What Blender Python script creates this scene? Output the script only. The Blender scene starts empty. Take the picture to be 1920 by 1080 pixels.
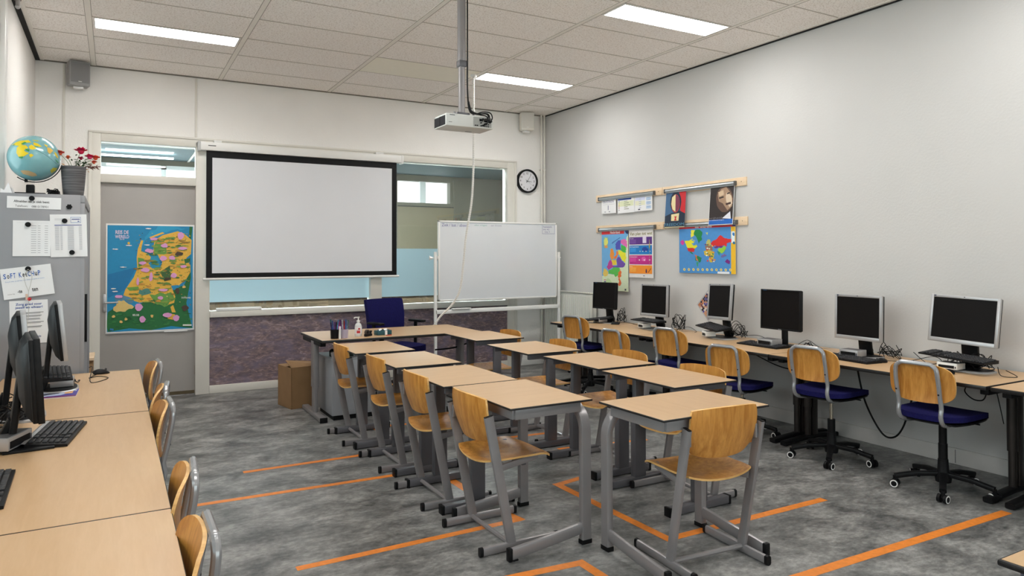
import bpy, bmesh, math, random
import numpy as np
from mathutils import Vector, Matrix
random.seed(7)
scn = bpy.context.scene
COL = scn.collection
PI = math.pi
V = Vector

# ------------------------------------------------------------------ camera
CAMH = 1.517
FPX, YAW, PITCH, ROLL, CYP = 1322.68, 0.5136, 0.0146, -0.0027, 461.58
_F = V((math.sin(YAW)*math.cos(PITCH), math.cos(YAW)*math.cos(PITCH), math.sin(PITCH)))
_r = V((math.cos(YAW), -math.sin(YAW), 0)); _u = _r.cross(_F)
_R = _r*math.cos(ROLL)+_u*math.sin(ROLL); _U = _u*math.cos(ROLL)-_r*math.sin(ROLL)
cam_d = bpy.data.cameras.new('camera'); cam = bpy.data.objects.new('camera', cam_d); COL.objects.link(cam)
cam.matrix_world = Matrix(((_R.x,_U.x,-_F.x,0),(_R.y,_U.y,-_F.y,0),(_R.z,_U.z,-_F.z,CAMH),(0,0,0,1)))
cam_d.sensor_width = 36; cam_d.lens = FPX*36/1920
cam_d.shift_y = (CYP-540)/1920
cam_d.clip_start = 0.05; cam_d.clip_end = 200
scn.camera = cam

# ------------------------------------------------------------------ view, world, large lights
scn.view_settings.view_transform = 'Standard'
scn.view_settings.look = 'None'
scn.view_settings.exposure = 1.27
scn.view_settings.gamma = 1.0
scn.view_settings.use_curve_mapping = False
LAMP_STRENGTH = 12.0
SKY_STRENGTH = 1.5
scn.cycles.diffuse_bounces = 8; scn.cycles.max_bounces = 12
w = bpy.data.worlds.new('sky'); scn.world = w; w.use_nodes = True
bg = w.node_tree.nodes['Background']
bg.inputs[0].default_value = (0.93, 0.965, 1.0, 1); bg.inputs[1].default_value = SKY_STRENGTH

# room numbers
XL, XR, YB, YF, ZC = -0.70, 5.347, 8.527, -2.2, 3.522
CX0, CTW, CY1, CTH = -0.195, 1.2261, 7.996, 0.6      # ceiling grid

def portal(name, loc, rot, sx, sy):
    l = bpy.data.lights.new(name, 'AREA'); l.shape = 'RECTANGLE'; l.size = sx; l.size_y = sy
    l.cycles.is_portal = True
    o = bpy.data.objects.new(name, l); COL.objects.link(o); o.location = loc; o.rotation_euler = rot
portal('window_daylight', (XL-0.1, 3.1, 2.05), (0, -PI/2, 0), 2.3, 5.8)
portal('added_window_daylight', (1.9, YF-.25, 2.0), (PI/2, 0, 0), 5.0, 1.9)  # portal of the window added behind the camera for fill light
portal('far_window_daylight', (1.2, 12.1, 1.95), (-PI/2, 0, 0), 5.0, 2.0)

# ------------------------------------------------------------------ materials
MATS = {}
def mat(name, col, rough=.5, metal=0., noise=0., nscale=20., bump=0., bscale=60., emit=0., col2=None, spec=.5, stretch=None, trans=0., coat=0.):
    if name in MATS: return MATS[name]
    m = bpy.data.materials.new(name); m.use_nodes = True; MATS[name] = m
    nt = m.node_tree; N = nt.nodes; L = nt.links; b = N['Principled BSDF']
    c = (*col, 1)
    b.inputs['Base Color'].default_value = c
    b.inputs['Roughness'].default_value = rough; b.inputs['Metallic'].default_value = metal
    b.inputs['Specular IOR Level'].default_value = spec
    if coat: b.inputs['Coat Weight'].default_value = coat; b.inputs['Coat Roughness'].default_value = .15
    if trans: b.inputs['Transmission Weight'].default_value = trans
    tc = N.new('ShaderNodeTexCoord'); vec = tc.outputs['Object']
    if stretch:
        mp = N.new('ShaderNodeMapping'); mp.inputs['Scale'].default_value = stretch; L.new(vec, mp.inputs[0]); vec = mp.outputs[0]
    if noise or col2:
        n = N.new('ShaderNodeTexNoise'); n.inputs['Scale'].default_value = nscale; n.inputs['Detail'].default_value = 6
        L.new(vec, n.inputs[0])
        mx = N.new('ShaderNodeMix'); mx.data_type = 'RGBA'
        mx.inputs['A'].default_value = c
        mx.inputs['B'].default_value = (*(col2 or tuple(max(0, x*(1-noise)) for x in col)), 1)
        rp = N.new('ShaderNodeMapRange'); rp.inputs['From Min'].default_value = .35; rp.inputs['From Max'].default_value = .65
        L.new(n.outputs[0], rp.inputs[0]); L.new(rp.outputs[0], mx.inputs['Factor']); L.new(mx.outputs['Result'], b.inputs['Base Color'])
    if bump:
        n2 = N.new('ShaderNodeTexNoise'); n2.inputs['Scale'].default_value = bscale; n2.inputs['Detail'].default_value = 4
        L.new(vec, n2.inputs[0])
        bp = N.new('ShaderNodeBump'); bp.inputs['Strength'].default_value = bump; bp.inputs['Distance'].default_value = .01
        L.new(n2.outputs[0], bp.inputs['Height']); L.new(bp.outputs[0], b.inputs['Normal'])
    if emit:
        b.inputs['Emission Color'].default_value = c; b.inputs['Emission Strength'].default_value = emit
    return m

def srgb(r, g, b):
    f = lambda c: (c/255/12.92) if c/255 <= .04045 else ((c/255+.055)/1.055)**2.4
    return (f(r), f(g), f(b))

def wood_mat(name, c1, c2, rough, scale, stretch, contrast=1.0):
    m = bpy.data.materials.new(name); m.use_nodes = True; MATS[name] = m
    nt = m.node_tree; N = nt.nodes; L = nt.links; b = N['Principled BSDF']; b.inputs['Roughness'].default_value = rough
    tc = N.new('ShaderNodeTexCoord'); mp = N.new('ShaderNodeMapping'); mp.inputs['Scale'].default_value = stretch
    L.new(tc.outputs['Object'], mp.inputs[0])
    oi = N.new('ShaderNodeObjectInfo'); ad = N.new('ShaderNodeVectorMath'); ad.operation = 'ADD'
    mu = N.new('ShaderNodeMath'); mu.operation = 'MULTIPLY'; mu.inputs[1].default_value = 37.0
    L.new(oi.outputs['Random'], mu.inputs[0]); L.new(mp.outputs[0], ad.inputs[0]); L.new(mu.outputs[0], ad.inputs[1])
    n = N.new('ShaderNodeTexNoise'); n.inputs['Scale'].default_value = scale; n.inputs['Detail'].default_value = 8; n.inputs['Distortion'].default_value = .6
    L.new(ad.outputs[0], n.inputs[0])
    n3 = N.new('ShaderNodeTexNoise'); n3.inputs['Scale'].default_value = scale*5; n3.inputs['Detail'].default_value = 3
    L.new(ad.outputs[0], n3.inputs[0])
    av = N.new('ShaderNodeMath'); av.operation = 'ADD'
    m5 = N.new('ShaderNodeMath'); m5.operation = 'MULTIPLY'; m5.inputs[1].default_value = .35
    L.new(n3.outputs[0], m5.inputs[0]); L.new(n.outputs[0], av.inputs[0]); L.new(m5.outputs[0], av.inputs[1])
    rp = N.new('ShaderNodeMapRange'); rp.inputs['From Min'].default_value = .675-.25/contrast; rp.inputs['From Max'].default_value = .675+.25/contrast
    mx = N.new('ShaderNodeMix'); mx.data_type = 'RGBA'; mx.inputs['A'].default_value = (*c1, 1); mx.inputs['B'].default_value = (*c2, 1)
    L.new(av.outputs[0], rp.inputs[0]); L.new(rp.outputs[0], mx.inputs['Factor']); L.new(mx.outputs['Result'], b.inputs['Base Color'])
    return m

M_wall = mat('wall paint', (.90,.89,.865), .75, noise=.04, nscale=1.5, bump=.25, bscale=55)
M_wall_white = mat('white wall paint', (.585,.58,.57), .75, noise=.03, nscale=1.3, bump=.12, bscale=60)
M_wall_left = mat('left wall paint', (.80,.78,.75), .75, noise=.03, nscale=1.3, bump=.2, bscale=50)
M_trim = mat('cream gloss paint', (.74,.72,.66), .4, noise=.03, nscale=4)
M_white = mat('white powder coat', (.82,.82,.80), .35, noise=.02, nscale=9)
M_door = mat('grey door laminate', (.40,.38,.36), .45, noise=.06, nscale=3)
M_black = mat('black plastic', (.007,.007,.008), .46, noise=.3, nscale=40, spec=.2)
M_dark = mat('dark gap', (.01,.01,.01), .9, noise=.2, nscale=10)
M_edge = mat('black desk edge', (.012,.011,.011), .35, noise=.2, nscale=50)
M_metal = mat('grey lacquered steel', (.295,.28,.285), .32, metal=.3, noise=.08, nscale=8)
M_metal_dk = mat('dark grey lacquered steel', (.13,.128,.14), .36, metal=.25, noise=.08, nscale=8)
M_leg_brown = mat('dark bronze steel', (.05,.043,.04), .35, metal=.6, noise=.1, nscale=8)
M_tube = mat('light grey glossy tube', (.36,.36,.37), .25, metal=.45, noise=.05, nscale=8, coat=.4)
M_silver = mat('silver plastic', (.46,.46,.47), .35, metal=.5, noise=.05, nscale=20)
M_chrome = mat('steel rod', (.6,.55,.45), .25, metal=1, noise=.05, nscale=20)
M_screen = mat('switched-off screen', (.006,.005,.005), .5, noise=.1, nscale=5, spec=.12)
M_blue = mat('dark blue fabric', (.012,.011,.095), .92, noise=.35, nscale=120, bump=.4, bscale=400, spec=.15)
M_ply_edge = wood_mat('plywood edge', srgb(235,190,120), srgb(200,150,85), .45, 12, (1,1,8))
M_ply = wood_mat('chair plywood', (.64,.30,.066), (.45,.175,.028), .30, 5, (7,7,.8), 1.5)
M_top = wood_mat('beech laminate', (.60,.395,.215), (.52,.325,.16), .34, 6, (.6,6,1), .7)
M_topx = wood_mat('beech laminate lengthwise', (.64,.43,.245), (.56,.355,.18), .33, 6, (6,.6,1), .7)
M_rail = wood_mat('pale wood rail', srgb(232,208,178), srgb(215,186,150), .5, 6, (1,.8,6))
M_paper = mat('white paper', (.82,.82,.83), .6, noise=.03, nscale=6)
M_card = mat('brown cardboard', (.32,.185,.085), .8, noise=.12, nscale=8)
M_cabinet = mat('grey cabinet lacquer', (.30,.30,.315), .38, noise=.04, nscale=3, metal=.1)
M_cabinet_l = mat('light grey cabinet', (.33,.345,.37), .4, noise=.04, nscale=3)
M_screen_cloth = mat('projection cloth', (.76,.78,.82), .8, noise=.02, nscale=2)
M_board = mat('whiteboard enamel', (.70,.73,.76), .12, noise=.03, nscale=2, spec=.5)
M_tape = mat('orange floor tape', (.83,.25,.03), .5, noise=.15, nscale=30)
M_green = mat('dark green cloth', (.02,.035,.03), .9, noise=.4, nscale=15)
COLS = {}
def C_(r, g, b, rough=.5):
    k = (r, g, b)
    if k not in COLS: COLS[k] = mat('print %d %d %d' % k, srgb(r, g, b), rough, noise=.05, nscale=30)
    return COLS[k]

# lamp, glass, film
def emis(name, col, s):
    m = bpy.data.materials.new(name); m.use_nodes = True; nt = m.node_tree; nt.nodes.clear()
    e = nt.nodes.new('ShaderNodeEmission'); e.inputs[0].default_value = (*col, 1); e.inputs[1].default_value = s
    o = nt.nodes.new('ShaderNodeOutputMaterial'); nt.links.new(e.outputs[0], o.inputs[0]); return m
M_lamp = emis('lit lamp diffuser', (1.0, .975, .94), LAMP_STRENGTH)
M_film_fill = emis('added fill panel of the room beyond', (.90, .96, 1.0), 75.0)  # backlight added for the frosted film, not a lamp of the place
M_lamp2 = emis('lit corridor lamp', (.90, .96, 1.0), 9.0)
def glassmat():
    m = bpy.data.materials.new('window glass'); m.use_nodes = True; nt = m.node_tree; nt.nodes.clear(); N = nt.nodes; L = nt.links
    t = N.new('ShaderNodeBsdfTransparent'); t.inputs[0].default_value = (.90, .96, .95, 1)
    g = N.new('ShaderNodeBsdfGlossy'); g.inputs['Roughness'].default_value = .02
    lw = N.new('ShaderNodeFresnel'); lw.inputs[0].default_value = 1.6
    mx = N.new('ShaderNodeMixShader'); o = N.new('ShaderNodeOutputMaterial')
    L.new(lw.outputs[0], mx.inputs[0]); L.new(t.outputs[0], mx.inputs[1]); L.new(g.outputs[0], mx.inputs[2]); L.new(mx.outputs[0], o.inputs[0]); return m
M_glass = glassmat()
def filmmat():
    m = bpy.data.materials.new('frosted film'); m.use_nodes = True; nt = m.node_tree; nt.nodes.clear(); N = nt.nodes; L = nt.links
    t = N.new('ShaderNodeBsdfTranslucent'); t.inputs[0].default_value = (.72, .91, 1.0, 1)
    d = N.new('ShaderNodeBsdfDiffuse'); d.inputs[0].default_value = (.50, .66, .72, 1)
    tc = N.new('ShaderNodeTexCoord'); n = N.new('ShaderNodeTexNoise'); n.inputs['Scale'].default_value = 400; L.new(tc.outputs['Object'], n.inputs[0])
    rp = N.new('ShaderNodeMapRange'); rp.inputs['To Min'].default_value = .12; rp.inputs['To Max'].default_value = .2; L.new(n.outputs[0], rp.inputs[0])
    mx = N.new('ShaderNodeMixShader'); L.new(rp.outputs[0], mx.inputs[0])
    L.new(t.outputs[0], mx.inputs[1]); L.new(d.outputs[0], mx.inputs[2])
    o = N.new('ShaderNodeOutputMaterial'); L.new(mx.outputs[0], o.inputs[0]); return m
M_film = filmmat()

def floormat():
    m = bpy.data.materials.new('mottled grey vinyl'); m.use_nodes = True; nt = m.node_tree; N = nt.nodes; L = nt.links; b = N['Principled BSDF']
    tc = N.new('ShaderNodeTexCoord'); mp = N.new('ShaderNodeMapping'); mp.inputs['Scale'].default_value = (1.0, 1.5, 1)
    mp.inputs['Rotation'].default_value = (0, 0, .15)
    L.new(tc.outputs['Object'], mp.inputs[0])
    n1 = N.new('ShaderNodeTexNoise'); n1.inputs['Scale'].default_value = 3.2; n1.inputs['Detail'].default_value = 9; n1.inputs['Roughness'].default_value = .68; n1.inputs['Distortion'].default_value = .3
    n2 = N.new('ShaderNodeTexNoise'); n2.inputs['Scale'].default_value = 22; n2.inputs['Detail'].default_value = 7; n2.inputs['Roughness'].default_value = .7
    L.new(mp.outputs[0], n1.inputs[0]); L.new(mp.outputs[0], n2.inputs[0])
    ad = N.new('ShaderNodeMath'); ad.operation = 'ADD'; ml = N.new('ShaderNodeMath'); ml.operation = 'MULTIPLY'; ml.inputs[1].default_value = .55
    L.new(n2.outputs[0], ml.inputs[0]); L.new(n1.outputs[0], ad.inputs[0]); L.new(ml.outputs[0], ad.inputs[1])
    cr = N.new('ShaderNodeValToRGB'); e = cr.color_ramp.elements
    e[0].position = .60; e[0].color = (.065, .067, .067, 1); e[1].position = .96; e[1].color = (.36, .355, .345, 1)
    x = cr.color_ramp.elements.new(.78); x.color = (.18, .18, .176, 1)
    L.new(ad.outputs[0], cr.inputs[0])
    # thin lighter sheet seams
    L.new(cr.outputs[0], b.inputs['Base Color'])
    rr = N.new('ShaderNodeMapRange'); rr.inputs['To Min'].default_value = .33; rr.inputs['To Max'].default_value = .5; L.new(n2.outputs[0], rr.inputs[0]); L.new(rr.outputs[0], b.inputs['Roughness'])
    bp = N.new('ShaderNodeBump'); bp.inputs['Strength'].default_value = .12; bp.inputs['Distance'].default_value = .004; L.new(n2.outputs[0], bp.inputs['Height']); L.new(bp.outputs[0], b.inputs['Normal'])
    return m
M_floor = floormat()

def ceilmat():
    m = bpy.data.materials.new('mineral fibre ceiling tile'); m.use_nodes = True; nt = m.node_tree; N = nt.nodes; L = nt.links; b = N['Principled BSDF']; b.inputs['Roughness'].default_value = .9
    tc = N.new('ShaderNodeTexCoord')
    n1 = N.new('ShaderNodeTexNoise'); n1.inputs['Scale'].default_value = 75; n1.inputs['Detail'].default_value = 3; n1.inputs['Roughness'].default_value = .6
    L.new(tc.outputs['Object'], n1.inputs[0])
    cr = N.new('ShaderNodeValToRGB'); e = cr.color_ramp.elements
    e[0].position = .36; e[0].color = (.73, .67, .62, 1); e[1].position = .49; e[1].color = (.97, .93, .895, 1)
    L.new(n1.outputs[0], cr.inputs[0]); L.new(cr.outputs[0], b.inputs['Base Color'])
    bp = N.new('ShaderNodeBump'); bp.inputs['Strength'].default_value = .4; bp.inputs['Distance'].default_value = .004; L.new(n1.outputs[0], bp.inputs['Height']); L.new(bp.outputs[0], b.inputs['Normal'])
    return m
M_ceil = ceilmat()

def osbmat():
    m = bpy.data.materials.new('purple brown fibre panel'); m.use_nodes = True; nt = m.node_tree; N = nt.nodes; L = nt.links; b = N['Principled BSDF']; b.inputs['Roughness'].default_value = .55
    tc = N.new('ShaderNodeTexCoord'); mp = N.new('ShaderNodeMapping'); mp.inputs['Scale'].default_value = (1, 1, 2.6); L.new(tc.outputs['Object'], mp.inputs[0])
    n1 = N.new('ShaderNodeTexNoise'); n1.inputs['Scale'].default_value = 11; n1.inputs['Detail'].default_value = 9; n1.inputs['Distortion'].default_value = 1.1; n1.inputs['Roughness'].default_value = .7
    n2 = N.new('ShaderNodeTexNoise'); n2.inputs['Scale'].default_value = 2.6; n2.inputs['Detail'].default_value = 5; n2.inputs['Distortion'].default_value = 1.5
    L.new(mp.outputs[0], n1.inputs[0]); L.new(mp.outputs[0], n2.inputs[0])
    cr = N.new('ShaderNodeValToRGB'); e = cr.color_ramp.elements
    e[0].position = .28; e[0].color = (.075, .06, .076, 1); e[1].position = .70; e[1].color = (.52, .43, .47, 1)
    x = e.new(.45); x.color = (.155, .113, .127, 1); x = e.new(.56); x.color = (.26, .18, .172, 1)
    L.new(n1.outputs[0], cr.inputs[0])
    mx = N.new('ShaderNodeMix'); mx.data_type = 'RGBA'; mx.blend_type = 'MIX'; mx.inputs['B'].default_value = (.17, .145, .22, 1)
    rp = N.new('ShaderNodeMapRange'); rp.inputs['From Min'].default_value = .4; rp.inputs['From Max'].default_value = .7; rp.inputs['To Max'].default_value = .7
    L.new(n2.outputs[0], rp.inputs[0]); L.new(rp.outputs[0], mx.inputs['Factor']); L.new(cr.outputs[0], mx.inputs['A']); L.new(mx.outputs['Result'], b.inputs['Base Color'])
    return m
M_osb = osbmat()

# ------------------------------------------------------------------ mesh builder
class MB:
    def __init__(s): s.v = []; s.f = []; s.m = []; s.mats = []
    def mi(s, m):
        if m not in s.mats: s.mats.append(m)
        return s.mats.index(m)
    def add(s, vs, fs, m):
        o = len(s.v); s.v += [tuple(v) for v in vs]; i = s.mi(m)
        for f in fs: s.f.append(tuple(k+o for k in f)); s.m.append(i)
    def box(s, c, d, m, rot=None, bev=0., top=None):
        hx, hy, hz = d[0]/2, d[1]/2, d[2]/2
        c = V(c); b = min(bev, hx*.95, hy*.95, hz*.95)
        if b <= 0:
            vs = [V((x*hx, y*hy, z*hz)) for x in (-1, 1) for y in (-1, 1) for z in (-1, 1)]
            fs = [(0,1,3,2),(4,6,7,5),(0,4,5,1),(2,3,7,6),(0,2,6,4),(1,5,7,3)]
            if rot: vs = [rot @ v for v in vs]
            o = len(s.v); s.v += [tuple(v+c) for v in vs]
            for k, f in enumerate(fs):
                s.f.append(tuple(q+o for q in f)); s.m.append(s.mi(top if (top and k == 5) else m))
            return
        bm = bmesh.new(); bmesh.ops.create_cube(bm, size=1)
        for v in bm.verts: v.co = V((v.co.x*d[0], v.co.y*d[1], v.co.z*d[2]))
        bmesh.ops.bevel(bm, geom=list(bm.edges), offset=b, segments=2, profile=.5, affect='EDGES')
        bm.normal_update(); bm.verts.index_update()
        o = len(s.v)
        s.v += [tuple((rot @ v.co if rot else v.co)+c) for v in bm.verts]
        for f in bm.faces:
            s.f.append(tuple(v.index+o for v in f.verts)); s.m.append(s.mi(top if (top and f.normal.z > .9) else m))
        bm.free()
    def lohi(s, a, b, m, bev=0., top=None):
        s.box([(a[i]+b[i])/2 for i in range(3)], [abs(b[i]-a[i]) for i in range(3)], m, None, bev, top)
    def sweep(s, path, cs, side, m, closed=False, cap=True, scales=None):
        # cs: cross-section points (a along side, b along normal)
        path = [V(p) for p in path]; n = len(path); k = len(cs); vs = []
        for i, p in enumerate(path):
            if closed: t = (path[(i+1) % n]-path[i-1]).normalized()
            else: t = (path[min(i+1, n-1)]-path[max(i-1, 0)]).normalized()
            sd = V(side) if not callable(side) else side(i)
            sd = (sd - t*sd.dot(t)).normalized(); nn = t.cross(sd)
            q = scales[i] if scales else 1.
            for a, b in cs: vs.append(p+sd*a*q+nn*b*q)
        fs = []
        for i in range(n if closed else n-1):
            for j in range(k):
                a = i*k+j; b = i*k+(j+1) % k; c = ((i+1) % n)*k+(j+1) % k; d = ((i+1) % n)*k+j
                fs.append((a, b, c, d))
        if not closed and cap: fs.append(tuple(reversed(range(k)))); fs.append(tuple(range((n-1)*k, n*k)))
        s.add(vs, fs, m)
    def tube(s, path, r, m, n=10, closed=False, scales=None):
        path = [V(p) for p in path]
        # parallel transport frame
        t0 = (path[1]-path[0]).normalized(); up = V((0, 0, 1)) if abs(t0.z) < .9 else V((1, 0, 0))
        sds = []; sd = up.cross(t0).normalized()
        for i in range(len(path)):
            t = (path[min(i+1, len(path)-1)]-path[max(i-1, 0)]).normalized()
            sd = (sd - t*sd.dot(t)); sd = sd.normalized() if sd.length > 1e-6 else V((1, 0, 0)); sds.append(sd.copy())
        cs = [(r*math.cos(2*PI*j/n), r*math.sin(2*PI*j/n)) for j in range(n)]
        s.sweep(path, cs, lambda i: sds[i], m, closed, True, scales)
    def cyl(s, a, b, r, m, r2=None, n=20):
        s.tube([a, b], r, m, n, scales=[1, (r2 if r2 is not None else r)/r])
    def rtube(s, path, wd, ht, side, m, closed=False, rr=.3):
        c = min(wd, ht)*rr; a, b = wd/2, ht/2; cs = []
        for sx, sy, st in ((1,1,0),(-1,1,1),(-1,-1,2),(1,-1,3)):
            for q in range(3):
                an = (st+q/2)*PI/2; cs.append((sx*(a-c)+c*math.cos(an), sy*(b-c)+c*math.sin(an)))
        s.sweep(path, cs, side, m, closed)
    def lathe(s, prof, m, n=28, c=(0,0,0)):
        c = V(c); vs = []; fs = []; k = len(prof)
        for r, z in prof:
            for j in range(n): a = 2*PI*j/n; vs.append(c+V((r*math.cos(a), r*math.sin(a), z)))
        for i in range(k-1):
            for j in range(n): fs.append((i*n+j, i*n+(j+1) % n, (i+1)*n+(j+1) % n, (i+1)*n+j))
        fs.append(tuple(reversed(range(n)))); fs.append(tuple(range((k-1)*n, k*n)))
        s.add(vs, fs, m)
    def sphere(s, c, r, m, nu=28, nv=18, sc=(1,1,1), rot=None):
        c = V(c); vs = []; fs = []
        for i in range(nv+1):
            ph = PI*i/nv
            for j in range(nu):
                a = 2*PI*j/nu; v = V((r*sc[0]*math.sin(ph)*math.cos(a), r*sc[1]*math.sin(ph)*math.sin(a), r*sc[2]*math.cos(ph)))
                vs.append(c+(rot @ v if rot else v))
        for i in range(nv):
            for j in range(nu): fs.append((i*nu+j, (i+1)*nu+j, (i+1)*nu+(j+1) % nu, i*nu+(j+1) % nu))
        s.add(vs, fs, m)
    def plate(s, f, th, m, me, nu=14, nv=12):
        # f(u,v) -> (point, normal); u,v in [-1,1]
        A = []; B = []
        for i in range(nv+1):
            for j in range(nu+1):
                p, n = f(-1+2*j/nu, -1+2*i/nv); p = V(p); n = V(n).normalized()
                A.append(p+n*th/2); B.append(p-n*th/2)
        W = nu+1; fa = []; fb = []
        for i in range(nv):
            for j in range(nu):
                a = i*W+j; fa.append((a, a+1, a+1+W, a+W)); fb.append((a+W, a+1+W, a+1, a))
        o = len(s.v); s.add(A, fa, m); s.add(B, fb, m)
        N = len(A); ring = [j for j in range(W)]+[i*W+nu for i in range(1, nv+1)]+[nv*W+j for j in range(nu-1, -1, -1)]+[i*W for i in range(nv-1, 0, -1)]
        im = s.mi(me)
        for q in range(len(ring)):
            a, b = ring[q], ring[(q+1) % len(ring)]
            s.f.append((o+a, o+N+a, o+N+b, o+b)); s.m.append(im)
    def build(s, name, parent=None, loc=None, rot=None, smooth=True, angle=35):
        me = bpy.data.meshes.new(name); me.from_pydata(s.v, [], s.f); me.update()
        for m in s.mats: me.materials.append(m)
        me.polygons.foreach_set('material_index', s.m)
        bm = bmesh.new(); bm.from_mesh(me)
        bm.to_mesh(me); bm.free()
        if smooth and len(me.polygons):
            me.shade_smooth(); me.set_sharp_from_angle(angle=math.radians(angle))
        o = bpy.data.objects.new(name, me); COL.objects.link(o)
        if parent is not None: o.parent = parent
        if loc is not None: o.location = loc
        if rot is not None: o.rotation_euler = rot
        return o

def rr4(u, v, c=1/7): return u*(1-c*v**4*u*u), v*(1-c*u**4*v*v)
def tag(o, label=None, cat=None, group=None, kind=None):
    if label: o['label'] = label
    if cat: o['category'] = cat
    if group: o['group'] = group
    if kind: o['kind'] = kind
    return o
def thing(name, label, cat, loc=(0,0,0), rz=0, group=None):
    o = bpy.data.objects.new(name, None); COL.objects.link(o); o.location = loc; o.rotation_euler = (0,0,rz)
    o.empty_display_size = .05
    return tag(o, label, cat, group)
def copy_tree(o, parent=None):
    c = o.copy(); COL.objects.link(c); c.parent = parent
    for ch in list(o.children): copy_tree(ch, c)
    return c
def struct(name, mb, **k):
    o = mb.build(name, **k); o['kind'] = 'structure'; return o

# flat printing on a surface
_fc = {}
def textmesh(txt, bold=False):
    if (txt, bold) in _fc: return _fc[(txt, bold)]
    cu = bpy.data.curves.new('t', 'FONT'); cu.body = txt; cu.size = 1; cu.resolution_u = 2
    if bold: cu.offset = .018
    ob = bpy.data.objects.new('t', cu); COL.objects.link(ob)
    bpy.context.view_layer.update()
    me = bpy.data.meshes.new_from_object(ob.evaluated_get(bpy.context.evaluated_depsgraph_get()))
    vs = [tuple(v.co) for v in me.vertices]; fs = [tuple(p.vertices) for p in me.polygons]
    bpy.data.objects.remove(ob); bpy.data.curves.remove(cu); bpy.data.meshes.remove(me)
    xs = [v[0] for v in vs]; ys = [v[1] for v in vs]
    r = (vs, fs, min(xs), max(xs), min(ys), max(ys)); _fc[(txt, bold)] = r; return r
def homog(src, dst):
    A = []
    for (x, y), (X, Y) in zip(src, dst):
        A.append([x, y, 1, 0, 0, 0, -X*x, -X*y]); A.append([0, 0, 0, x, y, 1, -Y*x, -Y*y])
    b = [c for p in dst for c in p]; h = np.linalg.solve(np.array(A, float), np.array(b, float)); h = list(h)+[1.]
    def f(x, y):
        w_ = h[6]*x+h[7]*y+h[8]; return ((h[0]*x+h[1]*y+h[2])/w_, (h[3]*x+h[4]*y+h[5])/w_)
    return f
class Print:
    """flat printing: o = top-left corner, U right over width w, D down over height h, n towards the viewer.
    src = the sheet's four corners (tl,tr,br,bl) in drawing coordinates"""
    def __init__(s, o, U, D, w, h, n, src=None, bend=None):
        s.o = V(o); s.U = V(U); s.D = V(D); s.w = w; s.h = h; s.n = V(n); s.mb = MB(); s.layer = 1; s.bend = bend; s.jit = True; s.lim = (0., 1.)
        s.map = homog(src, [(0,0),(1,0),(1,1),(0,1)]) if src else (lambda x, y: (x, y))
    def P(s, x, y, raw=False):
        u, v = (x, y) if raw else s.map(x, y)
        u = min(max(u, s.lim[0]), s.lim[1]); v = min(max(v, s.lim[0]), s.lim[1])
        off = s.layer*.0005 + (s.bend(u, v) if s.bend else 0)
        return s.o+s.U*(u*s.w)+s.D*(v*s.h)+s.n*off
    def poly(s, pts, m, raw=False):
        if s.jit and len(pts) >= 5 and len(pts) != 9 and len(pts) < 20:      # uneven, natural coastlines
            q = []; rd = random.Random(int(pts[0][0]*7+pts[1][1]*3))
            for i, (x, y) in enumerate(pts):
                x2, y2 = pts[(i+1) % len(pts)]; q.append((x, y)); dx, dy = x2-x, y2-y
                for t_ in (.25, .5, .75): j = rd.uniform(-.085, .085); q.append((x+dx*t_-dy*j, y+dy*t_+dx*j))
            pts = q
        vs = [s.P(x, y, raw) for x, y in pts]
        if len(vs) > 4:
            from mathutils.geometry import tessellate_polygon
            fs = [tuple(f) for f in tessellate_polygon([[V((x, y, 0)) for x, y in pts]])]
        else: fs = [tuple(range(len(vs)))]
        s.mb.add(vs, fs, m); s.layer += .03
    def up(s): s.layer += 1; return s
    def rect(s, x0, y0, x1, y1, m, raw=False): s.poly([(x0,y0),(x1,y0),(x1,y1),(x0,y1)], m, raw)
    def blob(s, x, y, rx, ry, m, n=9, jit=.25, raw=False):
        s.poly([(x+rx*(1+random.uniform(-jit, jit))*math.cos(2*PI*k/n), y+ry*(1+random.uniform(-jit, jit))*math.sin(2*PI*k/n)) for k in range(n)], m, raw)
    def text(s, txt, x0, y0, x1, y1, m, bold=False, raw=False):
        # text box corners: (x0,y0) left top, (x1,y1) right bottom
        vs, fs, a, b, c, d = textmesh(txt, bold)
        w_, h_ = max(b-a, 1e-4), max(d-c, 1e-4)
        s.mb.add([s.P(x0+(v[0]-a)/w_*(x1-x0), y1+(v[1]-c)/h_*(y0-y1), raw) for v in vs], fs, m); s.layer += .03
    def build(s, name, parent=None): return s.mb.build(name, parent, smooth=False)
def sheet(o, U, D, w, h, n, m, th=.0012, bend=None, nu=6, nv=6):
    mb = MB(); o, U, D, n = V(o), V(U), V(D), V(n)
    mb.plate(lambda a, b: (o+U*((a+1)/2*w)+D*((b+1)/2*h)+n*((bend((a+1)/2, (b+1)/2) if bend else 0)-th/2), n), th, m, m, nu, nv)
    return mb
def wire(path, r, m, n=6, sub=9):
    # smooth catmull-rom path
    P = [V(p) for p in path]; out = []
    for i in range(len(P)-1):
        p0 = P[max(i-1, 0)]; p1 = P[i]; p2 = P[i+1]; p3 = P[min(i+2, len(P)-1)]
        for k in range(sub):
            t = k/sub; out.append(.5*((2*p1)+(p2-p0)*t+(2*p0-5*p1+4*p2-p3)*t*t+(3*p1-p0-3*p2+p3)*t**3))
    out.append(P[-1]); return out
# ================================================================== SETTING
m = MB(); m.lohi((XL-.3, YF-.3, -.1), (XR+.3, YB+.06, 0), M_floor); struct('floor', m)
m = MB(); m.lohi((XL, YF, ZC), (XR, YB+.1, ZC+.1), M_ceil); struct('ceiling', m)
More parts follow.
